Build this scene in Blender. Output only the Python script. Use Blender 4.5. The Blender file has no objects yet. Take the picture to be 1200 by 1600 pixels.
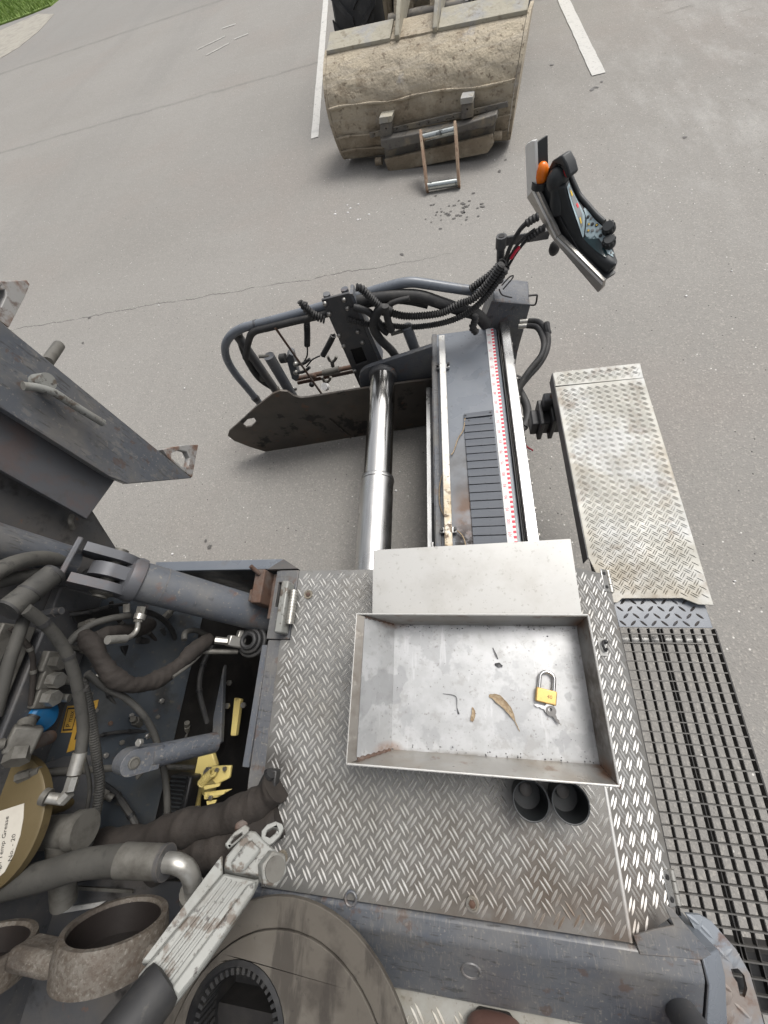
import bpy, bmesh, math, random
from mathutils import Vector as Vec, Matrix
from mathutils.geometry import tessellate_polygon
random.seed(7)
R = math.radians
sc = bpy.context.scene
col = sc.collection

# ------------------------------------------------------------------ camera
CH = 1.8                                            # camera height above the asphalt
def _cam_axes():
    d = Vec((130, 285, 600)).normalized()           # straight down, in image axes (right, down, forward)
    a = Vec((56, -1290, 600)); a = (a - a.dot(d) * d).normalized()
    Z = -d; Y = a; X = Y.cross(Z)
    return X, Y, Z
_X, _Y, _Z = _cam_axes()
cam_data = bpy.data.cameras.new('camera'); cam = bpy.data.objects.new('camera', cam_data); col.objects.link(cam)
cam_data.sensor_fit = 'VERTICAL'; cam_data.sensor_height = 36.0; cam_data.lens = 13.5
cam_data.clip_start = 0.02; cam_data.clip_end = 400
right = Vec((_X.x, _Y.x, _Z.x)); down = Vec((_X.y, _Y.y, _Z.y)); fwd = Vec((_X.z, _Y.z, _Z.z))
cam.matrix_world = Matrix(((right.x, -down.x, -fwd.x, 0), (right.y, -down.y, -fwd.y, 0),
                           (right.z, -down.z, -fwd.z, CH), (0, 0, 0, 1)))
sc.camera = cam

# ------------------------------------------------------------------ sky, sun, exposure
SUN_EL, SUN_AZ = 60.0, 40.0                        # hazy overcast; brightest from ahead and the right
w = bpy.data.worlds.new('World'); sc.world = w; w.use_nodes = True
nt = w.node_tree; nt.nodes.clear()
sky = nt.nodes.new('ShaderNodeTexSky'); sky.sky_type = 'NISHITA'; sky.sun_disc = False
sky.sun_elevation = R(SUN_EL); sky.sun_rotation = R(SUN_AZ); sky.dust_density = 6.0; sky.air_density = 1.0; sky.ozone_density = 1.0
hs = nt.nodes.new('ShaderNodeHueSaturation'); hs.inputs['Saturation'].default_value = 0.22
bg = nt.nodes.new('ShaderNodeBackground'); bg.inputs['Strength'].default_value = 0.13
wo = nt.nodes.new('ShaderNodeOutputWorld')
nt.links.new(sky.outputs[0], hs.inputs['Color']); nt.links.new(hs.outputs[0], bg.inputs[0]); nt.links.new(bg.outputs[0], wo.inputs[0])
sl = bpy.data.lights.new('sun', 'SUN'); sun = bpy.data.objects.new('sun', sl); col.objects.link(sun)
sl.energy = 1.25; sl.angle = R(24); sl.color = (1.0, 0.965, 0.91)
sd = Vec((math.sin(R(SUN_AZ)) * math.cos(R(SUN_EL)), math.cos(R(SUN_AZ)) * math.cos(R(SUN_EL)), math.sin(R(SUN_EL))))
sun.rotation_euler = (-sd).to_track_quat('-Z', 'Y').to_euler(); sun.location = (0, 0, 30)
vs = sc.view_settings; vs.view_transform = 'Standard'; vs.look = 'None'; vs.gamma = 1.0; vs.use_curve_mapping = False
vs.exposure = 0.42

# ------------------------------------------------------------------ measuring helpers (real points at real depths)
O0 = Vec((0, 0, CH))
def ray(px, py):
    a, b, c = px - 600.0, py - 800.0, 600.0
    return right * a + down * b + fwd * c
def P(px, py, z):
    r = ray(px, py); return O0 + r * ((z - CH) / r.z)
def W(px, py, x):
    r = ray(px, py); return O0 + r * (x / r.x)
def Yp(px, py, y):
    r = ray(px, py); return O0 + r * (y / r.y)
def hit(px, py, O, N):
    r = ray(px, py); return O0 + r * ((Vec(O) - O0).dot(N) / r.dot(N))

# ------------------------------------------------------------------ materials
def _n(nt, t, **kw):
    n = nt.nodes.new(t)
    for k, v in kw.items():
        if k in n.inputs: n.inputs[k].default_value = v
        else: setattr(n, k, v)
    return n
def mat(name, base, rough=0.5, metal=0.0, layers=(), bump=None, rvar=0.0, stretch=(1, 1, 1), bump2=None, spec=None, edge=None):
    """base colour with noise layers (scale, low, high, colour, strength[, detail[, stretch]]) and noise relief"""
    m = bpy.data.materials.new(name); m.use_nodes = True
    nt = m.node_tree; bs = nt.nodes['Principled BSDF']; L = nt.links.new
    bs.inputs['Roughness'].default_value = rough; bs.inputs['Metallic'].default_value = metal
    if spec is not None: bs.inputs['Specular IOR Level'].default_value = spec
    tc = _n(nt, 'ShaderNodeTexCoord')
    def coord(s, off):
        mp = _n(nt, 'ShaderNodeMapping'); L(tc.outputs['Object'], mp.inputs[0])
        mp.inputs['Scale'].default_value = s; mp.inputs['Location'].default_value = (off * 3.1, off * 1.7, off * 5.3)
        return mp.outputs[0]
    c = _n(nt, 'ShaderNodeRGB'); c.outputs[0].default_value = (*base, 1); cur = c.outputs[0]
    rsum = None; msum = None
    for i, ly in enumerate(layers):
        s, lo, hi, cl, st = ly[:5]; det = ly[5] if len(ly) > 5 else 6.0; sv = ly[6] if len(ly) > 6 else stretch
        rl = ly[7] if len(ly) > 7 else None; ml = ly[8] if len(ly) > 8 else None
        nz = _n(nt, 'ShaderNodeTexNoise', Scale=s, Detail=det, Roughness=0.62); L(coord(sv, i + 1), nz.inputs['Vector'])
        mr = _n(nt, 'ShaderNodeMapRange'); mr.inputs[1].default_value = lo; mr.inputs[2].default_value = hi
        mr.inputs[3].default_value = 0; mr.inputs[4].default_value = st; L(nz.outputs[0], mr.inputs[0])
        if len(ly) > 9 and ly[9]:                       # a stain, or shade put into the colour, kept to one place: (x, y, z, rx, ry, rz) in metres
            z_ = ly[9]; ge = _n(nt, 'ShaderNodeNewGeometry'); sb = _n(nt, 'ShaderNodeVectorMath', operation='SUBTRACT'); sb.inputs[1].default_value = z_[:3]; L(ge.outputs['Position'], sb.inputs[0])
            dv = _n(nt, 'ShaderNodeVectorMath', operation='DIVIDE'); dv.inputs[1].default_value = z_[3:]; L(sb.outputs[0], dv.inputs[0])
            ln = _n(nt, 'ShaderNodeVectorMath', operation='LENGTH'); L(dv.outputs[0], ln.inputs[0])
            zr = _n(nt, 'ShaderNodeMapRange'); zr.inputs[1].default_value = 1.0; zr.inputs[2].default_value = .35; L(ln.outputs['Value'], zr.inputs[0])
            mu = _n(nt, 'ShaderNodeMath', operation='MULTIPLY'); L(mr.outputs[0], mu.inputs[0]); L(zr.outputs[0], mu.inputs[1]); mr = mu
        mx = _n(nt, 'ShaderNodeMix', data_type='RGBA'); L(mr.outputs[0], mx.inputs[0]); L(cur, mx.inputs[6]); mx.inputs[7].default_value = (*cl, 1)
        cur = mx.outputs[2]
        if rl is not None:
            q = _n(nt, 'ShaderNodeMix', data_type='FLOAT'); L(mr.outputs[0], q.inputs[0])
            if rsum is None: q.inputs[2].default_value = rough
            else: L(rsum, q.inputs[2])
            q.inputs[3].default_value = rl; rsum = q.outputs[0]
        if ml is not None:
            q = _n(nt, 'ShaderNodeMix', data_type='FLOAT'); L(mr.outputs[0], q.inputs[0])
            if msum is None: q.inputs[2].default_value = metal
            else: L(msum, q.inputs[2])
            q.inputs[3].default_value = ml; msum = q.outputs[0]
    if edge:                                            # paint rubbed off along real edges
        bv = _n(nt, 'ShaderNodeBevel', samples=4); bv.inputs['Radius'].default_value = edge[2] if len(edge) > 2 else .005
        ge = _n(nt, 'ShaderNodeNewGeometry'); dt = _n(nt, 'ShaderNodeVectorMath', operation='DOT_PRODUCT'); L(bv.outputs[0], dt.inputs[0]); L(ge.outputs['Normal'], dt.inputs[1])
        e1 = _n(nt, 'ShaderNodeMapRange'); e1.inputs[1].default_value = .985; e1.inputs[2].default_value = .90; L(dt.outputs['Value'], e1.inputs[0])
        nz = _n(nt, 'ShaderNodeTexNoise', Scale=38.0, Detail=5.0); L(coord((1, 1, 1), 11), nz.inputs['Vector'])
        e2 = _n(nt, 'ShaderNodeMapRange'); e2.inputs[1].default_value = .44; e2.inputs[2].default_value = .60; e2.inputs[4].default_value = edge[1]; L(nz.outputs[0], e2.inputs[0])
        em = _n(nt, 'ShaderNodeMath', operation='MULTIPLY'); L(e1.outputs[0], em.inputs[0]); L(e2.outputs[0], em.inputs[1])
        mx = _n(nt, 'ShaderNodeMix', data_type='RGBA'); L(em.outputs[0], mx.inputs[0]); L(cur, mx.inputs[6]); mx.inputs[7].default_value = (*edge[0], 1); cur = mx.outputs[2]
    L(cur, bs.inputs['Base Color'])
    if msum is not None: L(msum, bs.inputs['Metallic'])
    if rvar:
        nz = _n(nt, 'ShaderNodeTexNoise', Scale=14.0, Detail=5.0); L(coord(stretch, 9), nz.inputs['Vector'])
        mr = _n(nt, 'ShaderNodeMapRange'); mr.inputs[1].default_value = 0.3; mr.inputs[2].default_value = 0.7
        mr.inputs[3].default_value = -rvar; mr.inputs[4].default_value = rvar; L(nz.outputs[0], mr.inputs[0])
        ad = _n(nt, 'ShaderNodeMath', operation='ADD'); L(mr.outputs[0], ad.inputs[0])
        if rsum is None: ad.inputs[1].default_value = rough
        else: L(rsum, ad.inputs[1])
        rsum = ad.outputs[0]
    if rsum is not None: L(rsum, bs.inputs['Roughness'])
    prev = None
    for b in (bump, bump2):
        if not b: continue
        nz = _n(nt, 'ShaderNodeTexNoise', Scale=b[0], Detail=4.0); L(coord(b[3] if len(b) > 3 else stretch, 5), nz.inputs['Vector'])
        bp = _n(nt, 'ShaderNodeBump', Strength=b[1], Distance=b[2]); L(nz.outputs[0], bp.inputs['Height'])
        if prev is not None: L(prev, bp.inputs['Normal'])
        prev = bp.outputs[0]
    if prev is not None: L(prev, bs.inputs['Normal'])
    return m

RUST = (0.16, 0.07, 0.035); DUST = (0.34, 0.30, 0.24); GRIME = (0.035, 0.03, 0.026)
MT = {}
MT['blue'] = mat('worn blue grey paint', (0.0822, 0.0910, 0.1072), 0.42, 0, [
    (9, .48, .75, (0.1525, 0.1560, 0.1614), .55), (3, .5, .75, (0.2652, 0.2340, 0.1892), .28), (60, .66, .72, (0.0663, 0.0650, 0.0694), .7), (22, .68, .76, RUST, .5), (130, .60, .66, (0.24, 0.225, 0.20), .7), (26, .57, .64, (0.036, 0.035, 0.034), .65, 6, (1, 6, 1)), (6, .50, .64, (0.17, 0.158, 0.138), .5), (17, .60, .64, (0.10, 0.055, 0.035), .5), (48, .56, .63, (0.19, 0.182, 0.168), .5, 6, (6, 1, .5))], bump=(160, .10, .001), rvar=.14, edge=((0.17, 0.145, 0.125), .8))
MT['bluedusty'] = mat('dusty blue grey paint', (0.0918, 0.1013, 0.1180), 0.55, 0, [
    (7, .42, .7, (0.1877, 0.1728, 0.1475), .55), (40, .58, .72, (0.0487, 0.0473, 0.0513), .7), (16, .60, .72, RUST, .55), (120, .60, .68, (0.2642, 0.2362, 0.1924), .6)], bump=(90, .16, .002), rvar=.12, edge=((0.18, 0.155, 0.13), .8))
MT['hood'] = mat('satin blue grey hood paint', (0.142, 0.158, 0.182), 0.30, 0, [
    (5, .5, .72, (0.215, 0.225, 0.24), .5), (55, .70, .74, GRIME, .9), (13, .60, .75, (0.14, 0.12, 0.10), .45),
    (10, .30, .55, (0.16, 0.085, 0.045), .85, 6, (1, 1, 1), .7, 0, (.03, .62, .45, .06, .17, .2)), (34, .42, .52, (0.022, 0.018, 0.016), .95, 6, (1, 1, 1), .7, 0, (.02, .47, .45, .08, .14, .2)), (8, .3, .6, (0.075, 0.07, 0.065), .7, 6, (1, 1, 1), .6, 0, (.02, .80, .45, .10, .20, .2))], bump=(120, .05, .001), rvar=.1)
MT['bluepanel'] = mat('grimy blue machine panel', (0.0380, 0.0460, 0.0558), 0.45, 0, [
    (5, .46, .70, (0.0761, 0.0736, 0.0647), .6), (11, .55, .68, (0.0194, 0.0179, 0.0155), .75), (50, .60, .68, (0.1107, 0.0959, 0.0672), .5), (18, .64, .74, RUST, .6)], bump=(50, .12, .002), rvar=.14, edge=((0.16, 0.145, 0.13), .7))
MT['soot'] = mat('bitumen soiled blue grey plate', (0.060, 0.062, 0.067), 0.5, 0, [
    (6, .45, .7, (0.11, 0.095, 0.08), .6), (14, .55, .68, (0.012, 0.011, 0.011), .9), (30, .64, .72, RUST, .6)], bump=(70, .25, .003), rvar=.12)
MT['gate'] = mat('bitumen stained brown steel', (0.070, 0.062, 0.054), 0.5, 0.2, [
    (4, .42, .7, (0.115, 0.09, 0.068), .8), (9, .56, .62, (0.010, 0.009, 0.009), .95), (20, .62, .72, RUST, .6)], bump=(60, .2, .003), rvar=.12)
MT['alu'] = mat('scuffed tread aluminium', (0.25, 0.247, 0.238), 0.36, 0.5, [
    (5, .46, .72, (0.165, 0.152, 0.132), .8, 6, (1, 1, 1), .55), (45, .56, .72, (0.095, 0.085, 0.07), .6, 6, (1, 1, 1), .6, .2), (18, .64, .76, (0.12, 0.072, 0.042), .6, 6, (1, 1, 1), .65, .1),
    (9, .30, .52, (0.085, 0.058, 0.040), .9, 6, (1, 1, 1), .65, .05, (.12, -.40, .8, .34, .22, .2)), (14, .35, .55, (0.03, 0.026, 0.022), .85, 6, (1, 1, 1), .6, .1, (-.46, -.19, .8, .09, .10, .2)), (8, .3, .6, (0.085, 0.075, 0.06), .6, 6, (1, 1, 1), .6, .2, (-.05, -.30, .8, .45, .16, .2))], bump=(200, .05, .001), rvar=.1)
MT['alulug'] = mat('worn bright tread lug aluminium', (0.64, 0.632, 0.61), 0.42, 0.55, [
    (6, .5, .74, (0.40, 0.37, 0.32), .6, 6, (1, 1, 1), .5), (24, .60, .73, (0.16, 0.13, 0.10), .7, 6, (1, 1, 1), .6, .2), (12, .36, .56, (0.16, 0.105, 0.065), .85, 6, (1, 1, 1), .6, .1, (.14, -.40, .8, .30, .13, .2)), (14, .35, .55, (0.04, 0.034, 0.03), .85, 6, (1, 1, 1), .6, .1, (-.46, -.19, .8, .08, .09, .2))], rvar=.08)
MT['aludust'] = mat('dust caked tread aluminium', (0.3443, 0.3367, 0.3034), 0.55, 0.2, [
    (5, .45, .66, (0.2491, 0.2183, 0.1665), .75), (4.2, .48, .60, (0.4542, 0.4588, 0.4514), .8), (9, .56, .70, (0.1465, 0.1073, 0.0703), .75), (110, .60, .70, (0.1465, 0.1147, 0.0814), .5)], bump=(160, .12, .001), rvar=.1)
MT['aludustlug'] = mat('dust caked tread lug aluminium', (0.60, 0.585, 0.54), 0.42, 0.4, [
    (4, .45, .70, (0.50, 0.45, 0.37), .7), (9, .60, .74, (0.34, 0.27, 0.19), .6)], rvar=.1)
MT['tray'] = mat('brushed stainless tray', (0.4136, 0.4180, 0.4180), 0.38, 0.4, [
    (16, .44, .58, (0.5104, 0.5148, 0.5192), .6, 7), (11, .54, .58, (0.3256, 0.3300, 0.3344), .6, 5), (30, .56, .66, (0.3168, 0.3124, 0.3036), .6), (130, .60, .68, (0.2112, 0.1980, 0.1804), .6), (9, .61, .63, (0.2904, 0.2948, 0.2992), .6, 3), (60, .60, .66, (0.5456, 0.5500, 0.5544), .6, 5, (1, .12, 1)), (26, .3, .55, (0.1760, 0.0880, 0.0440), .9, 6, (1, 1, 1), .6, .1, (-.165, -.112, .885, .035, .02, .06)), (26, .3, .55, (0.1760, 0.0880, 0.0440), .8, 6, (1, 1, 1), .6, .1, (-.165, .146, .885, .045, .016, .06)), (40, .35, .6, (0.1408, 0.1276, 0.1100), .7, 6, (1, 1, 1), .6, .2, (.04, .148, .875, .3, .012, .02)), (40, .35, .6, (0.1584, 0.1452, 0.1232), .7, 6, (1, 1, 1), .6, .2, (.04, -.113, .875, .3, .010, .02))], bump=(40, .05, .002), rvar=.09)
MT['traywall'] = mat('stained stainless tray wall', (0.36, 0.35, 0.33), 0.36, 0.6, [
    (9, .45, .66, (0.30, 0.255, 0.20), .75), (22, .58, .68, (0.16, 0.09, 0.05), .7), (120, .62, .72, (0.14, 0.12, 0.10), .5), (14, .36, .56, (0.085, 0.065, 0.05), .85, 6, (1, 1, 1), .5, .3, (.25, -.02, .91, .05, .17, .2)), (30, .3, .5, (0.16, 0.075, 0.035), .9, 6, (1, 1, 1), .6, .1, (.245, -.12, .9, .03, .03, .06)), (30, .3, .5, (0.16, 0.075, 0.035), .8, 6, (1, 1, 1), .6, .1, (.245, .15, .9, .03, .03, .06))], bump=(60, .06, .002), rvar=.1)
MT['cover'] = mat('pale pitted cover sheet', (0.4836, 0.4790, 0.4604), 0.45, 0.3, [
    (10, .48, .70, (0.3906, 0.3767, 0.3488), .6), (90, .60, .66, (0.3069, 0.2930, 0.2651), .5), (160, .67, .71, (0.1488, 0.1302, 0.1116), .8), (5, .62, .72, (0.3720, 0.3441, 0.2976), .5)], bump=(120, .08, .001), rvar=.08)
MT['whitebar'] = mat('pale scratched aluminium bar', (0.66, 0.655, 0.63), 0.42, 0.25, [
    (30, .56, .66, (0.45, 0.41, 0.34), .6), (75, .64, .69, (0.10, 0.07, 0.045), .9), (20, .3, .55, (0.52, 0.40, 0.22), .8, 6, (1, 1, 1), .6, 0, (-.04, .52, .5, .2, .38, .3)), (50, .52, .60, (0.10, 0.06, 0.035), .9, 6, (1, 1, 1), .7, 0, (-.04, .55, .5, .2, .24, .3))], rvar=.08)
MT['steelbar'] = mat('brushed steel bar', (0.50, 0.50, 0.49), 0.3, 0.9, [
    (14, .45, .7, (0.34, 0.335, 0.325), .6, 6, (8, .4, 1)), (50, .62, .7, (0.2, 0.17, 0.14), .5, 6, (4, .5, 1))], bump=(60, .1, .001, (10, .4, 1)), rvar=.1)
MT['chrome'] = mat('polished guide tube steel', (0.60, 0.59, 0.57), 0.17, 1.0, [
    (12, .5, .75, (0.45, 0.43, 0.40), .5, 6, (10, .5, 10))], bump=(30, .06, .001, (14, .3, 14)), rvar=.05)
MT['chrome2'] = mat('dull guide tube steel', (0.58, 0.575, 0.56), 0.30, 1.0, [
    (12, .45, .7, (0.36, 0.35, 0.33), .6, 6, (14, .5, 14))], bump=(30, .1, .001, (16, .3, 16)), rvar=.06)
MT['pin'] = mat('greasy bright pin steel', (0.55, 0.58, 0.56), 0.22, 1.0, [(10, .55, .62, (0.06, 0.06, 0.055), .9)])
MT['zinc'] = mat('zinc plated fitting', (0.42, 0.41, 0.38), 0.4, 0.7, [(40, .5, .7, (0.22, 0.20, 0.17), .7)], bump=(90, .1, .001), rvar=.1)
MT['zincdirty'] = mat('dusty zinc fitting', (0.1488, 0.1426, 0.1271), 0.6, 0.35, [(30, .45, .7, (0.0682, 0.0620, 0.0527), .8)], bump=(70, .25, .002))
MT['bolt'] = mat('plated bolt', (0.35, 0.34, 0.32), 0.38, 0.85, [(60, .5, .7, (0.17, 0.13, 0.10), .6)])
MT['rubber'] = mat('dusty black rubber', (0.024, 0.024, 0.025), 0.6, 0, [(12, .45, .75, (0.085, 0.08, 0.072), .55), (60, .6, .7, (0.13, 0.12, 0.10), .35)], bump=(140, .1, .001))
MT['hose'] = mat('dusty hydraulic hose', (0.0488, 0.0473, 0.0435), 0.7, 0, [(10, .4, .7, (0.1162, 0.1110, 0.0975), .7), (50, .56, .68, (0.0210, 0.0203, 0.0195), .7)], bump=(220, .2, .001))
MT['hosepale'] = mat('pale dusty hydraulic hose', (0.0518, 0.0498, 0.0445), 0.75, 0, [(14, .45, .7, (0.0813, 0.0779, 0.0686), .7), (45, .55, .66, (0.0296, 0.0286, 0.0261), .6)], bump=(220, .25, .001))
MT['sleeve'] = mat('brown fabric hose sleeve', (0.0248, 0.0198, 0.0166), 0.85, 0, [(8, .45, .7, (0.0450, 0.0369, 0.0306), .7), (40, .5, .7, (0.0135, 0.0113, 0.0099), .5)], bump=(400, .35, .001), bump2=(22, .5, .012))
MT['slat'] = mat('grey blue rubber slat', (0.072, 0.082, 0.10), 0.55, 0, [(12, .45, .72, (0.135, 0.14, 0.15), .6, 6, (.4, 3, 1)), (60, .62, .72, (0.03, 0.03, 0.033), .6)], bump=(90, .1, .001, (.4, 4, 1)))
MT['rust'] = mat('rusty painted steel', (0.1054, 0.0620, 0.0434), 0.8, 0.1, [(16, .45, .62, (0.1302, 0.1178, 0.1085), .7), (40, .5, .7, (0.0527, 0.0217, 0.0124), .7)], bump=(90, .35, .002))
MT['rustgrey'] = mat('grey steel with red primer', (0.105, 0.108, 0.118), 0.5, 0.2, [(9, .50, .62, (0.16, 0.085, 0.06), .32), (30, .55, .7, (0.09, 0.08, 0.075), .6)], bump=(80, .15, .001), rvar=.1)
MT['palepaint'] = mat('chipped pale paint', (0.2448, 0.2484, 0.2328), 0.45, 0.1, [(11, .52, .62, (0.1692, 0.1598, 0.1397), .7), (34, .55, .62, (0.0864, 0.0612, 0.0423), .8), (75, .59, .66, (0.0360, 0.0288, 0.0247), .8)], bump=(70, .15, .002), rvar=.12)
MT['cast'] = mat('rough rusty casting with pale paint', (0.1440, 0.1296, 0.1116), 0.7, 0.1, [(14, .42, .62, (0.0864, 0.0684, 0.0518), .75), (150, .46, .60, (0.0720, 0.0540, 0.0396), .65), (190, .56, .66, (0.2304, 0.2160, 0.1908), .6), (7, .55, .68, (0.0396, 0.0302, 0.0245), .7), (12, .58, .7, (0.0648, 0.0396, 0.0252), .6)], bump=(70, .55, .004))
MT['castin'] = mat('dark inside of casting', (0.0180, 0.0144, 0.0132), 0.5, 0.1, [(8, .5, .7, (0.0330, 0.0210, 0.0168), .7)], bump=(40, .3, .003))  # bore coloured darker than the outside of the casting
MT['felt'] = mat('oil soaked felt disc', (0.0947, 0.0834, 0.0688), 0.8, 0, [(6, .45, .66, (0.1299, 0.1176, 0.1003), .7), (8, .50, .62, (0.0456, 0.0382, 0.0315), .8), (20, .57, .64, (0.0351, 0.0295, 0.0247), .7, 6, (1, .2, 1)), (50, .62, .70, (0.0351, 0.0307, 0.0274), .6)], bump=(60, .2, .002))
MT['black'] = mat('black painted steel', (0.016, 0.016, 0.017), 0.42, 0, [(20, .5, .75, (0.06, 0.056, 0.05), .5)], bump=(120, .05, .001), rvar=.1)
MT['bracketgrey'] = mat('dark grey bolted plate paint', (0.060, 0.061, 0.065), 0.5, 0, [(12, .5, .7, (0.11, 0.10, 0.09), .6), (40, .62, .72, (0.02, 0.02, 0.02), .6), (110, .62, .68, (0.15, 0.14, 0.125), .6)], bump=(90, .10, .001), edge=((0.16, 0.14, 0.12), .7))
MT['plastic'] = mat('matte charcoal plastic', (0.022, 0.025, 0.027), 0.5, 0, [(15, .5, .8, (0.05, 0.052, 0.052), .5)], bump=(500, .05, .0005))
MT['keys'] = mat('keypad film', (0.33, 0.42, 0.45), 0.35, 0, [(20, .5, .7, (0.40, 0.47, 0.49), .5)])
MT['darkfilm'] = mat('dark display film', (0.015, 0.035, 0.04), 0.15)
MT['filmgrey'] = mat('grey legend film', (0.20, 0.21, 0.21), 0.35)
MT['red'] = mat('red plastic', (0.62, 0.03, 0.04), 0.4)
MT['yellow'] = mat('yellow print', (0.75, 0.50, 0.04), 0.5)
MT['orange'] = mat('orange translucent lens', (0.85, 0.20, 0.015), 0.25)
MT['brkalu'] = mat('folded panel bracket aluminium', (0.40, 0.385, 0.36), 0.35, 0.7, [(20, .5, .7, (0.25, 0.235, 0.215), .6, 6, (1, 1, 6))], rvar=.08)
MT['brklit'] = mat('lit panel bracket aluminium', (0.74, 0.74, 0.73), 0.4, 0.3, [(20, .5, .7, (0.62, 0.615, 0.60), .5)])  # lighter copy of the bracket metal, light put into the colour
MT['brass'] = mat('padlock brass', (0.68, 0.455, 0.16), 0.36, 0.55, [(220, .5, .7, (0.52, 0.37, 0.13), .6, 4, (6, 1, 1)), (90, .6, .68, (0.30, 0.22, 0.10), .5)], rvar=.06)
MT['nickel'] = mat('nickel plate', (0.72, 0.71, 0.69), 0.16, 1.0)
MT['keydark'] = mat('key in shade steel', (0.16, 0.155, 0.15), 0.35, 0.9)
MT['leaf'] = mat('dead brown leaf', (0.28, 0.20, 0.12), 0.8, 0, [(160, .42, .6, (0.42, 0.34, 0.23), .8), (200, .55, .7, (0.12, 0.075, 0.04), .7)])
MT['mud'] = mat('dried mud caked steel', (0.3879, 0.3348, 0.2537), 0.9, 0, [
    (2.6, .44, .60, (0.4740, 0.4105, 0.3065), .85), (7, .54, .66, (0.2639, 0.2106, 0.1480), .75), (26, .57, .65, (0.1401, 0.1074, 0.0740), .75), (12, .50, .62, (0.4309, 0.3843, 0.3119), .5, 6, (.3, 1, 3)), (5, .62, .74, (0.3232, 0.3263, 0.3489), .7), (60, .6, .7, (0.4525, 0.3947, 0.3014), .5), (6, .30, .55, (0.1851, 0.1425, 0.0960), .8, 6, (1, 1, 1), .9, 0, (-.17, 4.35, .12, 1.3, .9, .36))], bump=(11, .45, .04), bump2=(60, .6, .010))  # last layer: shade on the bucket's lower half put into the mud colour
MT['mudlight'] = mat('pale dried mud on steel', (0.3732, 0.3474, 0.2794), 0.88, 0, [
    (5, .52, .66, (0.3079, 0.3142, 0.3285), .7), (12, .58, .68, (0.2053, 0.1762, 0.1275), .7), (50, .6, .7, (0.1400, 0.1142, 0.0883), .5)], bump=(14, .5, .02))
MT['muddark'] = mat('muddy dark steel', (0.15, 0.14, 0.125), 0.6, 0.15, [
    (8, .48, .64, (0.27, 0.23, 0.165), .75), (20, .56, .66, (0.065, 0.06, 0.058), .7)], bump=(40, .3, .006))
MT['mudrust'] = mat('rusty muddy ear plate', (0.26, 0.175, 0.12), 0.85, 0, [(14, .48, .62, (0.34, 0.27, 0.19), .7), (30, .56, .66, (0.12, 0.06, 0.035), .7)], bump=(50, .4, .006))
MT['tyre'] = mat('loader tyre rubber', (0.036, 0.037, 0.039), 0.75, 0, [(6, .45, .7, (0.085, 0.085, 0.085), .6), (30, .6, .7, (0.12, 0.115, 0.10), .4)], bump=(60, .15, .004))
MT['yellowpaint'] = mat('old yellow machine paint', (0.66, 0.54, 0.20), 0.5, 0, [(9, .5, .66, (0.50, 0.38, 0.14), .6), (30, .6, .7, (0.10, 0.075, 0.045), .7)], bump=(80, .1, .001))
MT['goldcap'] = mat('brown gold drum lid', (0.1080, 0.0806, 0.0374), 0.5, 0.2, [(6, .45, .7, (0.1548, 0.1188, 0.0612), .6), (40, .6, .7, (0.0648, 0.0468, 0.0252), .5)])
MT['paper'] = mat('yellowed paper label', (0.52, 0.49, 0.43), 0.8, 0, [(14, .5, .7, (0.42, 0.39, 0.33), .6)])
MT['sticker'] = mat('amber warning sticker', (0.52, 0.30, 0.035), 0.5, 0, [(18, .5, .7, (0.42, 0.25, 0.05), .6)])
MT['ink'] = mat('black ink', (0.012, 0.012, 0.012), 0.6)
MT['redink'] = mat('red print', (0.62, 0.025, 0.06), 0.5)
MT['scale'] = mat('white scale strip', (0.74, 0.73, 0.72), 0.4, 0, [(30, .55, .7, (0.62, 0.61, 0.59), .5)])
MT['bluecap'] = mat('blue plastic cap', (0.015, 0.14, 0.33), 0.45, 0, [(30, .5, .7, (0.05, 0.12, 0.2), .5)])
MT['galv'] = mat('galvanised grating steel', (0.1674, 0.1643, 0.1550), 0.45, 0.6, [(14, .45, .7, (0.2604, 0.2542, 0.2418), .7), (30, .55, .68, (0.0806, 0.0620, 0.0496), .7)], rvar=.1)
MT['grate'] = mat('dirty grating rod', (0.085, 0.082, 0.077), 0.5, 0.4, [(14, .45, .7, (0.17, 0.165, 0.155), .7), (30, .55, .68, (0.05, 0.04, 0.033), .7)], rvar=.1)
MT['rimstain'] = mat('dark stained tray rim', (0.15, 0.14, 0.125), 0.4, 0.5, [(20, .45, .65, (0.085, 0.07, 0.055), .8), (40, .55, .66, (0.26, 0.245, 0.22), .6)], bump=(60, .1, .001))
MT['galvshade'] = mat('shaded grating bar', (0.028, 0.027, 0.026), 0.5, 0.2, [(30, .5, .7, (0.075, 0.068, 0.06), .6)])  # near black stands in for the shadowed sides of the bars
MT['bluelug'] = mat('lug worn to dark steel', (0.055, 0.05, 0.048), 0.45, 0.4, [(40, .55, .7, (0.13, 0.14, 0.165), .8)])
MT['noserust'] = mat('rusty blue step nose', (0.21, 0.23, 0.255), 0.5, 0.1, [(8, .47, .60, (0.205, 0.165, 0.135), .8), (24, .55, .66, (0.13, 0.07, 0.045), .7)], bump=(60, .2, .002))
MT['oldwhite'] = mat('flaking old road paint', (0.42, 0.41, 0.385), 0.85, 0, [(30, .45, .58, (0.28, 0.272, 0.258), .9)], bump=(200, .3, .003))
MT['eyerust'] = mat('pale paint rusting at the edges', (0.30, 0.295, 0.285), 0.7, 0.05, [(14, .48, .58, (0.155, 0.08, 0.048), .85), (50, .55, .66, (0.08, 0.042, 0.027), .7)], bump=(80, .3, .002))
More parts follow.
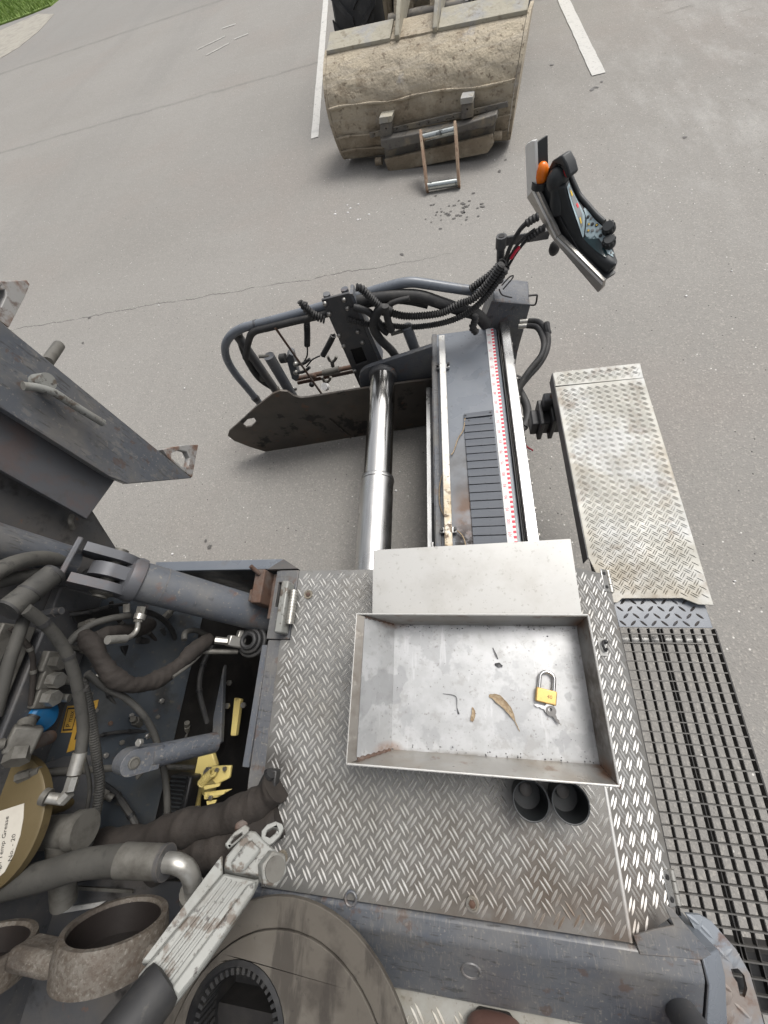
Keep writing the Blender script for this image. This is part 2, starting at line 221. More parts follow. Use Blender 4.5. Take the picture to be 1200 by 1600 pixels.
MT['white'] = mat('worn white road paint', (0.5208, 0.5124, 0.4872), 0.8, 0, [(40, .55, .68, (0.3024, 0.2982, 0.2856), .7), (5, .55, .7, (0.3864, 0.3822, 0.3696), .7), (14, .66, .70, (0.1260, 0.1260, 0.1260), .8)], bump=(200, .3, .003))
MT['sand'] = mat('pale sand at the verge', (0.33, 0.31, 0.265), 0.95, 0, [(6, .45, .65, (0.24, 0.225, 0.20), .8), (80, .5, .7, (0.40, 0.38, 0.33), .5)], bump=(60, .4, .01))
MT['grass'] = mat('spring grass', (0.1500, 0.2331, 0.0432), 0.7, 0, [(1.2, .42, .62, (0.2100, 0.2961, 0.0648), .8), (9, .5, .7, (0.0540, 0.1071, 0.0173), .7)])
MT['oil'] = mat('damp oil spot on asphalt', (0.095, 0.09, 0.085), 0.55, 0, [(60, .5, .7, (0.09, 0.086, 0.08), .7)])
MT['leather'] = mat('brown boot leather', (0.115, 0.062, 0.05), 0.5, 0, [(30, .45, .7, (0.16, 0.095, 0.078), .6), (90, .6, .7, (0.07, 0.04, 0.033), .5)], bump=(120, .15, .001))
MT['sole'] = mat('dark boot sole rubber', (0.03, 0.026, 0.024), 0.7)
MT['cloth'] = mat('dark work cloth', (0.022, 0.026, 0.036), 0.9, 0, [(40, .5, .7, (0.035, 0.04, 0.05), .6)], bump=(300, .3, .001))
MT['skin'] = mat('skin', (0.45, 0.27, 0.19), 0.55)
MT['hair'] = mat('brown hair', (0.05, 0.032, 0.02), 0.6)
MT['pit'] = mat('near black shaded steel', (0.014, 0.013, 0.013), 0.6, 0, [(10, .5, .7, (0.045, 0.04, 0.035), .6)], bump=(40, .3, .004))  # shade of the gap and recesses put into a near black colour

def asphalt_material():
    m = bpy.data.materials.new('worn grey asphalt'); m.use_nodes = True
    nt = m.node_tree; L = nt.links.new; bs = nt.nodes['Principled BSDF']; bs.inputs['Roughness'].default_value = 0.92
    bs.inputs['Specular IOR Level'].default_value = 0.25
    tc = _n(nt, 'ShaderNodeTexCoord'); co = tc.outputs['Object']
    def mapped(s, loc=(0, 0, 0), rz=0):
        mp = _n(nt, 'ShaderNodeMapping'); L(co, mp.inputs[0]); mp.inputs['Scale'].default_value = s
        mp.inputs['Location'].default_value = loc; mp.inputs['Rotation'].default_value = (0, 0, R(rz)); return mp.outputs[0]
    def noise(scale, det, vec, ro=.6):
        n = _n(nt, 'ShaderNodeTexNoise', Scale=scale, Detail=det, Roughness=ro); L(vec, n.inputs['Vector']); return n.outputs[0]
    def rng(v, a, b, lo=0., hi=1.):
        r = _n(nt, 'ShaderNodeMapRange'); r.inputs[1].default_value = a; r.inputs[2].default_value = b
        r.inputs[3].default_value = lo; r.inputs[4].default_value = hi; L(v, r.inputs[0]); return r.outputs[0]
    def mixc(fac, a, b):
        x = _n(nt, 'ShaderNodeMix', data_type='RGBA'); L(fac, x.inputs[0])
        for k, v in ((6, a), (7, b)):
            if isinstance(v, tuple): x.inputs[k].default_value = (*v, 1)
            else: L(v, x.inputs[k])
        return x.outputs[2]
    def mth(op, a, b=None):
        x = _n(nt, 'ShaderNodeMath', operation=op)
        for k, v in ((0, a), (1, b)):
            if v is None: continue
            if isinstance(v, (int, float)): x.inputs[k].default_value = v
            else: L(v, x.inputs[k])
        return x.outputs[0]
    ident = mapped((1, 1, 1))
    big = noise(.35, 5, ident)
    c = mixc(rng(big, .35, .65), (0.236, 0.226, 0.210), (0.262, 0.252, 0.236))
    # tyre-swept bands, long and faint
    band = noise(1.3, 3, mapped((.9, .05, 1), (2, 0, 0), -12))
    c = mixc(rng(band, .50, .68, 0, .35), c, (0.198, 0.192, 0.183))
    band2 = noise(1.1, 4, mapped((.12, .7, 1), (0, 4, 0), 8))
    c = mixc(rng(band2, .52, .70, 0, .35), c, (0.285, 0.275, 0.258))
    pink = noise(.6, 3, mapped((1, 1, 1), (7, 3, 0)))
    c = mixc(rng(pink, .52, .66, 0, .5), c, (0.250, 0.228, 0.209))
    # scuffed pale patch to the right of the bucket
    sep = _n(nt, 'ShaderNodeSeparateXYZ'); L(co, sep.inputs[0]); x, y = sep.outputs[0], sep.outputs[1]
    dx = mth('MULTIPLY', mth('SUBTRACT', x, 2.6), .62); dy = mth('MULTIPLY', mth('SUBTRACT', y, 4.6), .42)
    rr = mth('SQRT', mth('ADD', mth('MULTIPLY', dx, dx), mth('MULTIPLY', dy, dy)))
    scuff = noise(2.2, 8, mapped((1.6, .55, 1), (1, 1, 0), 25), .7)
    sc_m = mth('MULTIPLY', rng(rr, .35, 1.25, 1, 0), rng(scuff, .47, .66))
    c = mixc(mth('MULTIPLY', sc_m, .6), c, (0.37, 0.362, 0.345))
    # dark drag marks farther right
    drg = noise(2.4, 4, mapped((.5, 2.4, 1), (3, 6, 0), -20)); dd = mth('MULTIPLY', rng(drg, .60, .66), mth('MULTIPLY', rng(x, 1.9, 2.6), rng(y, 5.2, 6.0)))
    c = mixc(mth('MULTIPLY', dd, .7), c, (0.085, 0.078, 0.07))
    # aggregate
    def vor(scale, seed):
        v = _n(nt, 'ShaderNodeTexVoronoi', Scale=scale); L(mapped((1, 1, 1), (seed, seed, 0)), v.inputs['Vector']); return v
    v1 = vor(150, 0); hsv = _n(nt, 'ShaderNodeSeparateColor'); L(v1.outputs['Color'], hsv.inputs[0])
    c = mixc(rng(hsv.outputs[0], .25, .0, 0, .34), c, (0.15, 0.144, 0.136))
    c = mixc(rng(hsv.outputs[1], .80, 1., 0, .38), c, (0.44, 0.415, 0.37))
    v2 = vor(62, 3); h2 = _n(nt, 'ShaderNodeSeparateColor'); L(v2.outputs['Color'], h2.inputs[0])
    near = rng(v2.outputs['Distance'], .26, .18)
    c = mixc(mth('MULTIPLY', rng(h2.outputs[2], .994, .996), near), c, (0.58, 0.565, 0.53))
    c = mixc(mth('MULTIPLY', rng(h2.outputs[0], .985, .988), near), c, (0.05, 0.048, 0.045))
    # paving joints and the long crack, parallel to the machine
    wob = mth('MULTIPLY', mth('SUBTRACT', noise(2.2, 9, mapped((1, .02, 1)), .74), .5), .20)
    yc = mth('ADD', y, wob)
    d1 = mth('ABSOLUTE', mth('SUBTRACT', yc, 2.93))
    cr = mth('MULTIPLY', rng(d1, .0065, .002), rng(x, .25, -.6))
    c = mixc(mth('MULTIPLY', cr, rng(noise(9, 3, ident), .35, .5, .15, .7)), c, (0.030, 0.028, 0.026))
    for yy, wd, st in ((7.36, .05, .5), (11.9, .10, .55)):
        dj = mth('ABSOLUTE', mth('SUBTRACT', yc, yy)); jm = mth('MULTIPLY', rng(dj, wd, wd * .25), rng(noise(3, 4, ident), .3, .6, .2, st))
        c = mixc(jm, c, (0.14, 0.135, 0.128))
    c = mixc(rng(yc, 11.9, 12.6, 0, .35), c, (0.21, 0.206, 0.197))
    L(c, bs.inputs['Base Color'])
    bp = _n(nt, 'ShaderNodeBump', Strength=.25, Distance=.005); L(v1.outputs['Distance'], bp.inputs['Height'])
    bp2 = _n(nt, 'ShaderNodeBump', Strength=.3, Distance=.02); L(noise(6, 6, ident), bp2.inputs['Height']); L(bp.outputs[0], bp2.inputs['Normal'])
    L(bp2.outputs[0], bs.inputs['Normal'])
    return m
MT['asphalt'] = asphalt_material()

# ------------------------------------------------------------------ mesh helpers
def basis(d):
    d = d.normalized(); a = Vec((0, 0, 1)) if abs(d.z) < .9 else Vec((0, 1, 0))
    u = d.cross(a).normalized(); return u, d.cross(u).normalized()
def spline(pts, k=8, closed=False):
    pts = [Vec(p) for p in pts]; n = len(pts); out = []
    if n < 3 and not closed: return [pts[0].lerp(pts[1], i / k) for i in range(k + 1)]
    rngn = n if closed else n - 1
    for i in range(rngn):
        if closed: a, b, c, d = pts[i - 1], pts[i], pts[(i + 1) % n], pts[(i + 2) % n]
        else: a, b, c, d = pts[max(i - 1, 0)], pts[i], pts[i + 1], pts[min(i + 2, n - 1)]
        for j in range(k):
            t = j / k; t2 = t * t; t3 = t2 * t
            out.append(.5 * ((2 * b) + (c - a) * t + (2 * a - 5 * b + 4 * c - d) * t2 + (3 * b - a - 3 * c + d) * t3))
    if not closed: out.append(pts[-1])
    return out
class MB:
    def __init__(s): s.v = []; s.f = []
    def add(s, vs, fs):
        o = len(s.v); s.v += [Vec(p) for p in vs]; s.f += [tuple(i + o for i in f) for f in fs]; return s
    def box(s, c, sx, sy, sz, ax=None):
        c = Vec(c); X, Y, Z = ax if ax else (Vec((1, 0, 0)), Vec((0, 1, 0)), Vec((0, 0, 1)))
        vs = [c + X * (sx / 2 * i) + Y * (sy / 2 * j) + Z * (sz / 2 * k) for i in (-1, 1) for j in (-1, 1) for k in (-1, 1)]
        return s.add(vs, [(0, 1, 3, 2), (4, 6, 7, 5), (0, 4, 5, 1), (2, 3, 7, 6), (0, 2, 6, 4), (1, 5, 7, 3)])
    def lohi(s, lo, hi):
        lo, hi = Vec(lo), Vec(hi); d = hi - lo; return s.box((lo + hi) / 2, abs(d.x), abs(d.y), abs(d.z))
    def prism(s, pts, vec, holes=()):
        pts = [Vec(p) for p in pts]; vec = Vec(vec); allp = list(pts); loops = [list(range(len(pts)))]
        for h in holes:
            st = len(allp); allp += [Vec(p) for p in h]; loops.append(list(range(st, st + len(h))))
        n = len(allp)
        tris = tessellate_polygon([[allp[i] for i in lp] for lp in loops])
        fs = [tuple(t) for t in tris] + [tuple(n + i for i in reversed(t)) for t in tris]
        for lp in loops:
            for a in range(len(lp)):
                i, j = lp[a], lp[(a + 1) % len(lp)]; fs.append((i, j, n + j, n + i))
        return s.add(allp + [p + vec for p in allp], fs)
    def cyl(s, a, b, r0, r1=None, n=20, cap=True, rot=0):
        a, b = Vec(a), Vec(b); r1 = r0 if r1 is None else r1; u, v = basis(b - a); vs = []
        for c, r in ((a, r0), (b, r1)):
            for i in range(n):
                t = 2 * math.pi * i / n + rot; vs.append(c + u * (r * math.cos(t)) + v * (r * math.sin(t)))
        fs = [(i, (i + 1) % n, n + (i + 1) % n, n + i) for i in range(n)]
        if cap: fs += [tuple(reversed(range(n))), tuple(range(n, 2 * n))]
        return s.add(vs, fs)
    def tube(s, pts, r, n=10, k=8, closed=False, cap=True, raw=False, wr=0):
        pp = [Vec(p) for p in pts] if raw else spline(pts, k, closed); m = len(pp); vs = []
        t0 = (pp[1] - pp[0]).normalized(); u, v = basis(t0); up = u
        for i, p in enumerate(pp):
            if closed: t = (pp[(i + 1) % m] - pp[i - 1]).normalized()
            else: t = (pp[min(i + 1, m - 1)] - pp[max(i - 1, 0)]).normalized()
            up = (up - up.dot(t) * t).normalized(); w2 = t.cross(up)
            rr = r(i / (m - 1)) if callable(r) else r
            for j in range(n):
                a = 2 * math.pi * j / n; f = 1 + wr * (math.sin(i * 1.1 + 3 * a) + .7 * math.sin(i * .47 - 2 * a + 1) + .5 * math.sin(i * 2.3 + a)) if wr else 1
                vs.append(p + up * (rr * f * math.cos(a)) + w2 * (rr * f * math.sin(a)))
        fs = [(i * n + j, i * n + (j + 1) % n, ((i + 1) % m) * n + (j + 1) % n, ((i + 1) % m) * n + j) for i in range(m if closed else m - 1) for j in range(n)]
        if cap and not closed: fs += [tuple(reversed(range(n))), tuple((m - 1) * n + j for j in range(n))]
        return s.add(vs, fs)
    def lathe(s, c, axis, prof, n=32, cap=True):
        c = Vec(c); ax = Vec(axis).normalized(); u, v = basis(ax); vs = []
        for r, h in prof:
            for i in range(n):
                t = 2 * math.pi * i / n; vs.append(c + ax * h + u * (r * math.cos(t)) + v * (r * math.sin(t)))
        m = len(prof)
        fs = [(q * n + i, q * n + (i + 1) % n, (q + 1) * n + (i + 1) % n, (q + 1) * n + i) for q in range(m - 1) for i in range(n)]
        if cap: fs += [tuple(reversed(range(n))), tuple((m - 1) * n + i for i in range(n))]
        return s.add(vs, fs)
    def ball(s, c, rx, ry, rz, n=16, m=10, ax=None):
        c = Vec(c); X, Y, Z = ax if ax else (Vec((1, 0, 0)), Vec((0, 1, 0)), Vec((0, 0, 1))); vs = [c + Z * rz]; 
        for i in range(1, m):
            a = math.pi * i / m
            for j in range(n):
                b = 2 * math.pi * j / n; vs.append(c + X * (rx * math.sin(a) * math.cos(b)) + Y * (ry * math.sin(a) * math.sin(b)) + Z * (rz * math.cos(a)))
        vs.append(c - Z * rz); fs = [(0, 1 + j, 1 + (j + 1) % n) for j in range(n)]
        for i in range(m - 2):
            for j in range(n): fs.append((1 + i * n + j, 1 + (i + 1) * n + j, 1 + (i + 1) * n + (j + 1) % n, 1 + i * n + (j + 1) % n))
        e = len(vs) - 1; b0 = 1 + (m - 2) * n; fs += [(b0 + (j + 1) % n, b0 + j, e) for j in range(n)]
        return s.add(vs, fs)
    def hexnut(s, c, axis, r, h):
        c = Vec(c); a = Vec(axis).normalized(); s.cyl(c, c + a * h, r, n=6); s.cyl(c + a * h, c + a * (h * 1.12), r * .8, r * .7, n=12); return s
    def coil(s, pts, R0, r, pitch, n=5, seg=10, k=14):
        pp = spline(pts, k); cum = [0]
        for i in range(1, len(pp)): cum.append(cum[-1] + (pp[i] - pp[i - 1]).length)
        t = (pp[1] - pp[0]).normalized(); up = basis(t)[0]; fr = []
        for i, p in enumerate(pp):
            t = (pp[min(i + 1, len(pp) - 1)] - pp[max(i - 1, 0)]).normalized(); up = (up - up.dot(t) * t).normalized(); fr.append((p, up, t.cross(up)))
        N = int(cum[-1] / pitch * seg); out = []; q = 0
        for i in range(N + 1):
            d = cum[-1] * i / N
            while q < len(pp) - 2 and cum[q + 1] < d: q += 1
            f = (d - cum[q]) / max(cum[q + 1] - cum[q], 1e-9); p = fr[q][0].lerp(fr[q + 1][0], f); u = fr[q][1].lerp(fr[q + 1][1], f); v = fr[q][2].lerp(fr[q + 1][2], f)
            a = 2 * math.pi * i / seg; out.append(p + u * (R0 * math.cos(a)) + v * (R0 * math.sin(a)))
        return s.tube(out, r, n=n, raw=True)
    def corrugated(s, pts, r, pitch=.006, amp=.12, n=10, k=10):
        pp = spline(pts, k); L = sum((pp[i] - pp[i - 1]).length for i in range(1, len(pp))); N = int(L / pitch) * 2
        cum = [0]
        for i in range(1, len(pp)): cum.append(cum[-1] + (pp[i] - pp[i - 1]).length)
        out = []; q = 0
        for i in range(N + 1):
            d = L * i / N
            while q < len(pp) - 2 and cum[q + 1] < d: q += 1
            out.append(pp[q].lerp(pp[q + 1], (d - cum[q]) / max(cum[q + 1] - cum[q], 1e-9)))
        st = len(s.v); s.tube(out, r, n=n, raw=True)
        for i in range(N + 1):
            f = 1 + (amp if i % 2 else -amp)
            for j in range(n):
                idx = st + i * n + j; s.v[idx] = out[i] + (s.v[idx] - out[i]) * f
        return s
    def mesh(s, name, m, base=Vec((0, 0, 0)), smooth=40, recalc=True):
        me = bpy.data.meshes.new(name); me.from_pydata([tuple(p - base) for p in s.v], [], s.f)
        if recalc:
            bm = bmesh.new(); bm.from_mesh(me); bmesh.ops.recalc_face_normals(bm, faces=bm.faces); bm.to_mesh(me); bm.free()
        if smooth:
            me.shade_smooth(); me.set_sharp_from_angle(angle=R(smooth))
        me.materials.append(m if not isinstance(m, str) else MT[m]); me.update(); return me
    def build(s, name, m, parent=None, smooth=40, bevel=0, recalc=True, kind=None, label=None, seg=2, base=None):
        b = base if base is not None else (root_base(parent) if parent else Vec((0, 0, 0)))
        o = bpy.data.objects.new(name, s.mesh(name, m, b, smooth, recalc)); col.objects.link(o)
        if parent: o.parent = parent
        else: o.location = b
        if bevel:
            md = o.modifiers.new('edge', 'BEVEL'); md.width = bevel; md.segments = seg; md.limit_method = 'ANGLE'; md.angle_limit = R(35); md.harden_normals = False
        if kind: o['kind'] = kind
        if label: o['label'] = label
        return o
def root_base(o):
    b = Vec(o.location)
    while o.parent: o = o.parent; b = b + Vec(o.location)
    return b
def tag(o, label, cat=None, group=None, kind=None):
    o['label'] = label
    if cat: o['category'] = cat
    if group: o['group'] = group
    if kind: o['kind'] = kind
    return o
def thing(name, label, cat, loc=(0, 0, 0), group=None):
    o = bpy.data.objects.new(name, None); col.objects.link(o); o.location = loc; o.empty_display_size = .1
    return tag(o, label, cat, group)
def inst(src, off, parent=None):
    c = src.copy(); col.objects.link(c); c.parent = parent if parent else src.parent; c.location = Vec(src.location) + Vec(off); return c
def text_mesh(txt, size, O, ux, uy, lift=0.0006, spacing=1.0):
    """flat print: glyph outlines laid on the plane (O, ux, uy)"""
    cu = bpy.data.curves.new('t', 'FONT'); cu.body = txt; cu.size = size; cu.align_x = 'CENTER'; cu.align_y = 'CENTER'; cu.space_character = spacing; cu.resolution_u = 2
    ob = bpy.data.objects.new('t', cu); col.objects.link(ob); dg = bpy.context.evaluated_depsgraph_get(); me = bpy.data.meshes.new_from_object(ob.evaluated_get(dg))
    ux = Vec(ux).normalized(); uy = Vec(uy).normalized(); uz = ux.cross(uy); O = Vec(O)
    vs = [O + ux * v.co.x + uy * v.co.y + uz * lift for v in me.vertices]; fs = [tuple(p.vertices) for p in me.polygons]
    bpy.data.objects.remove(ob); bpy.data.curves.remove(cu); bpy.data.meshes.remove(me)
    return vs, fs
def inside(p, poly):
    x, y = p; r = False; n = len(poly); j = n - 1
    for i in range(n):
        xi, yi = poly[i][0], poly[i][1]; xj, yj = poly[j][0], poly[j][1]
        if (yi > y) != (yj > y) and x < (xj - xi) * (y - yi) / (yj - yi) + xi: r = not r
        j = i
    return r
def lug(mb, c, d, s, n, L, wd, h):
    """one raised lens-shaped tread bar"""
    vs = []
    for t, q in ((-.5, 0), (-.28, .42), (0, .5), (.28, .42), (.5, 0), (.28, -.42), (0, -.5), (-.28, -.42)):
        vs.append(c + d * (L * t) + s * (wd * q))
    vs += [c + d * (-.30 * L) + n * (h * .8), c + n * h, c + d * (.30 * L) + n * (h * .8)]
    mb.add(vs, [(0, 1, 8), (1, 2, 9, 8), (2, 3, 10, 9), (3, 4, 10), (4, 5, 10), (5, 6, 9, 10), (6, 7, 8, 9), (7, 0, 8)])
def treads(mb, O, X, Y, poly, a=.034, b=.031, ang=55, ang2=None, L=.025, wd=.0048, h=.0017, gap=.0068, skip=None):
    O = Vec(O); X = Vec(X).normalized(); Y = Vec(Y).normalized(); N = X.cross(Y)
    xs = [p[0] for p in poly]; ys = [p[1] for p in poly]
    for i in range(int((max(xs) - min(xs)) / a) + 2):
        for j in range(int((max(ys) - min(ys)) / b) + 2):
            for k in (0, 1):
                x = min(xs) + (i + .5 * k) * a; y = min(ys) + (j + .5 * k) * b
                an = R(180 - ang) if k == 0 else R(ang2 or ang)
                d2 = (math.cos(an), math.sin(an)); s2 = (-d2[1], d2[0])
                for q in (-.5, .5):
                    cx, cy = x + s2[0] * gap * q + random.uniform(-.0004, .0004), y + s2[1] * gap * q
                    if not all(inside((cx + d2[0] * L * t, cy + d2[1] * L * t), poly) for t in (-.52, .52)): continue
                    if skip and skip(cx, cy): continue
                    lug(mb, O + X * cx + Y * cy, X * d2[0] + Y * d2[1], X * s2[0] + Y * s2[1], N, L, wd, h)
    return mb
XA, YA, ZA = Vec((1, 0, 0)), Vec((0, 1, 0)), Vec((0, 0, 1))

# ================================================================== the setting
g = MB(); N = 14; S = 160.0
g.add([(-S, -S, 0), (S, -S, 0), (S, S, 0), (-S, S, 0)], [(0, 1, 2, 3)])
tag(g.build('asphalt_ground', 'asphalt', smooth=0, recalc=False), 'worn grey asphalt yard with a long crack and paving joints', 'asphalt', kind='structure')

def sheet(name, pts, z, m, label, cat):
    mb = MB().prism([(x, y, z - .003) for x, y in pts], (0, 0, .003))
    return tag(mb.build(name, m, smooth=0), label, cat, kind='structure')
def line_strip(p, q, wd):
    p, q = Vec((*p, 0)), Vec((*q, 0)); d = (q - p).normalized(); s = Vec((-d.y, d.x, 0)) * wd / 2
    L = (q - p).length; n = int(L / .12); a = []; b = []
    for i in range(n + 1):
        c = p + d * (L * i / n); a.append(tuple((c + s * (1 + random.uniform(-.05, .05)))[:2])); b.append(tuple((c - s * (1 + random.uniform(-.05, .05)))[:2]))
    return a + b[::-1]
a0, b0 = P(492, 216, 0), P(506, 40, 0); d0 = (b0 - a0).normalized()
sheet('parking_line', line_strip(a0[:2], (a0 + d0 * 5.2)[:2], .085), .006, 'white', 'white painted bay line on the asphalt left of the muddy bucket', 'road marking')
a1, b1 = P(935, 117, 0), P(880, 0, 0); d1 = (b1 - a1).normalized()
sheet('parking_line', line_strip(a1[:2], (a1 + d1 * 5.2)[:2], .115), .006, 'white', 'white painted bay line on the asphalt right of the muddy bucket', 'road marking')
# remains of an older marking at the upper left
for i, (p, q, wd) in enumerate((((308, 78), (352, 57), .05), ((322, 87), (358, 68), .05), ((347, 45), (368, 38), .06), ((366, 62), (388, 53), .05))):
    A, B = P(*p, 0), P(*q, 0)
    sheet('worn_marking', line_strip(A[:2], B[:2], wd), .005, 'oldwhite', ('lower left', 'lowest', 'upper middle', 'rightmost')[i] + ' flake of an old pale road marking at the upper left', 'road marking')
# verge
verge = [Vec((-40, 13.2, 0)), Vec((-20, 15.6, 0)), P(0, 40, 0), P(40, 26, 0), P(80, 10, 0), P(97, -4, 0), Vec((-10.4, 19.6, 0)), Vec((-12, 26, 0)), Vec((-20, 45, 0)), Vec((-60, 60, 0))]
poly = [(p.x, p.y) for p in verge]
gm = MB().prism([(x, y, .0) for x, y in poly], (0, 0, .03))
for i in range(26000):
    t = random.random() ** .8
    x = random.uniform(-17, -9.5); y = random.uniform(15.5, 24)
    if not inside((x, y), poly): continue
    h = random.uniform(.05, .14); a = random.uniform(0, 6.28); wd = .012; dx, dy = math.cos(a), math.sin(a)
    gm.add([(x - dx * wd, y - dy * wd, .03), (x + dx * wd, y + dy * wd, .03), (x + dy * h * .5, y - dx * h * .5, .03 + h)], [(0, 1, 2)])
tag(gm.build('grass_verge', 'grass', smooth=0, recalc=False), 'bright green grass verge in the upper left corner', 'grass', kind='stuff')
sp = [Vec((-19, 10.6, 0)), P(0, 92, 0), P(30, 74, 0), P(62, 48, 0), P(85, 22, 0), P(60, 22, 0), P(0, 48, 0), Vec((-19, 15.4, 0))]
sheet('sand_border', [(p.x, p.y) for p in sp], .005, 'sand', 'pale sandy strip washed up along the grass verge', 'sand')
# damp oil drips
om = MB()
def blob(x, y, r, e=1.0, a=0.0):
    n = 9; ph = random.uniform(0, 6.28); vs = []
    for i in range(n):
        t = 2 * math.pi * i / n; rr = r * random.uniform(.65, 1.2); u, v = rr * math.cos(t) * e, rr * math.sin(t)
        vs.append((x + u * math.cos(a) - v * math.sin(a), y + u * math.sin(a) + v * math.cos(a), .004))
    om.add(vs, [tuple(range(n))])
for i in range(46):
    q = P(random.gauss(712, 26), random.gauss(331, 10), 0); blob(q.x, q.y, random.uniform(.004, .012), random.uniform(1, 1.8))
for px, py, r in ((140, 497, .012), (130, 536, .010), (328, 855, .012), (322, 845, .008), (925, 140, .018), (931, 137, .016), (940, 128, .012), (1070, 215, .012), (72, 64, .02), (628, 398, .012), (780, 268, .014), (790, 250, .010), (862, 102, .015)):
    q = P(px, py, 0); blob(q.x, q.y, r, random.uniform(1, 1.8), random.uniform(0, 3))
tag(om.build('oil_spots', 'oil', smooth=0, recalc=False), 'small dark oil and water drips scattered on the asphalt', 'stain', kind='stuff')
# pale chippings
cm = MB()
for i in range(16):
    px, py = random.uniform(0, 1200), random.uniform(60, 950); q = P(px, py, .004); r = random.uniform(.004, .009)
    cm.ball((q.x, q.y, .003), r, r * random.uniform(.6, 1), r * .7, 6, 4)
for i in range(10):
    q = P(random.gauss(575, 22) , random.gauss(325, 9), 0); r = random.uniform(.003, .009); cm.ball((q.x, q.y, .002), r * 1.6, r, r * .5, 6, 4)
tag(cm.build('stone_chippings', 'scale', smooth=0, recalc=False), 'loose pale stone chippings lying on the asphalt', 'gravel', kind='stuff')

# ================================================================== muddy bucket and the loader that holds it
E1 = Vec((.979, -.205, 0)); G1 = Vec((.205, .979, 0)); BL = Vec((-.88, 4.556, 0)); BW = 1.45
bk = thing('excavator_bucket', 'mud caked grading bucket standing on the asphalt in front of the loader', 'bucket', tuple(BL + E1 * BW / 2))
prof = [(.10, .03), (-.01, .05), (-.06, .16), (-.075, .28), (-.06, .38), (-.01, .475), (.07, .55), (.17, .605), (.26, .635)]
def bp(t, g_, z): return BL + E1 * (BW * t) + G1 * g_ + ZA * (z * 1.06)
def bulge(t): return .055 * abs(2 * t - 1) * (1 if t > .5 else -1)
sh = MB(); nu = 60; cur = []
cs = spline([Vec((a, b, 0)) for a, b in prof], 5)
def shell_pt(i, k, off):
    t = i / nu; a, b = cs[k].x, cs[k].y; wd = (b / .6) * .06 * (2 * t - 1)
    nz = math.sin(i * 1.7 + k * .9) * .0015 + math.sin(i * .45 + k * 1.3) * .003
    return bp(t, a, b) + E1 * wd + G1 * (off - nz if off == 0 else off)
K = len(cs)
vs = [shell_pt(i, k, 0) for i in range(nu + 1) for k in range(K)] + [shell_pt(i, k, 0) + G1 * .03 - ZA * .01 for i in range(nu + 1) for k in range(K)]
M2 = (nu + 1) * K; fs = []
for i in range(nu):
    for k in range(K - 1):
        a = i * K + k; fs += [(a, a + K, a + K + 1, a + 1), (M2 + a + 1, M2 + a + K + 1, M2 + a + K, M2 + a)]
for i in range(nu):
    for k in (0, K - 1): a = i * K + k; fs.append((a, M2 + a, M2 + a + K, a + K))
for k in range(K - 1):
    for i in (0, nu): a = i * K + k; fs.append((a, a + 1, M2 + a + 1, M2 + a))
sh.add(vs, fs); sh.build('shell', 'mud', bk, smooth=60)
for sgn, t in ((-1, 0), (1, 1)):
    pts = [bp(t, c.x, c.y) + E1 * ((c.y / .6) * .06 * sgn + sgn * .004) for c in cs] + [bp(t, .55, .60) + E1 * (.06 * sgn + sgn * .004), bp(t, .5, .2) + E1 * (.02 * sgn)]
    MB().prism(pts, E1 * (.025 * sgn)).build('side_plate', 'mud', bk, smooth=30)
# lip plate along the top, split by the two lifting arms
for a, b in ((-.045, .335), (.60, 1.045)):
    pts = [bp(a, .215, .622), bp(b, .215, .622), bp(b, .385, .672), bp(a, .385, .672)]
    MB().prism(pts, (0, 0, .022)).build('lip_plate', 'mudlight', bk, bevel=.004)
MB().prism([bp(.336, .22, .622), bp(.599, .22, .622), bp(.599, .40, .668), bp(.336, .40, .668)], (0, 0, .012)).build('lip_web', 'mud', bk, bevel=.003)
# welded ridges across the back
for z, gg in ((.40, -.058), (.22, -.08), (.12, -.05)):
    m_ = MB(); pts = [bp(t / 12, gg - .012 + .006 * math.sin(t * 2.3), z + .008 * math.sin(t * 1.1)) + E1 * ((z / .6) * .06 * (t / 6 - 1)) for t in range(0, 13)]
    m_.tube(pts, lambda q: .008 + .003 * math.sin(q * 31), 8, 4); m_.build('weld_ridge', 'mud', bk)
# perforated bar, clamps, hitch beam, lower plate, ears and pins
def bq(px, py, gg): return hit(px, py, BL + G1 * gg, G1)
def plate_px(name, px, gg, th, m, holes=(), bev=.004, parent=None):
    pts = [bq(x, y, gg) for x, y in px]; hs_ = [[bq(x, y, gg) for x, y in h] for h in holes]
    return MB().prism(pts, G1 * th, hs_).build(name, m, parent or bk, bevel=bev)
def circ(cx, cy, r, n=10): return [(cx + r * math.cos(2 * math.pi * i / n), cy + r * math.sin(2 * math.pi * i / n)) for i in range(n)]
hl = [circ(581 + t * 206, 210 - t * 44, 1.4, 8) for t in (.02, .1, .19, .27, .36, .43, .5, .62, .80, .87, .95)]
plate_px('perforated_bar', [(577, 208), (793, 159), (794, 167), (578, 216)], -.12, .016, 'muddark', hl, .001)
for a, b in ((592, 182), (719, 152)):
    pts = [(a, b + 2), (a + 20, b - 1), (a + 20, b + 9), (a, b + 12)]
    plate_px('clamp_block', pts, -.17, .10, 'mudlight')
    plate_px('clamp_jaw', [(a + 2, b + 12), (a + 20, b + 9), (a + 20, b + 31), (a + 2, b + 35)], -.155, .085, 'muddark', [circ(a + 11, b + 19, 1.4, 8)])
plate_px('hitch_beam', [(594, 219), (716, 197), (776, 178), (777, 186), (770, 197), (716, 209), (607, 236), (595, 229)], -.20, .10, 'muddark', bev=.008)
plate_px('lower_plate', [(600, 250), (770, 210), (771, 226), (762, 239), (720, 248), (615, 269), (606, 266)], -.18, .03, 'mud', bev=.006)
plate_px('back_web', [(600, 222), (775, 184), (772, 215), (602, 256)], -.13, .02, 'muddark')
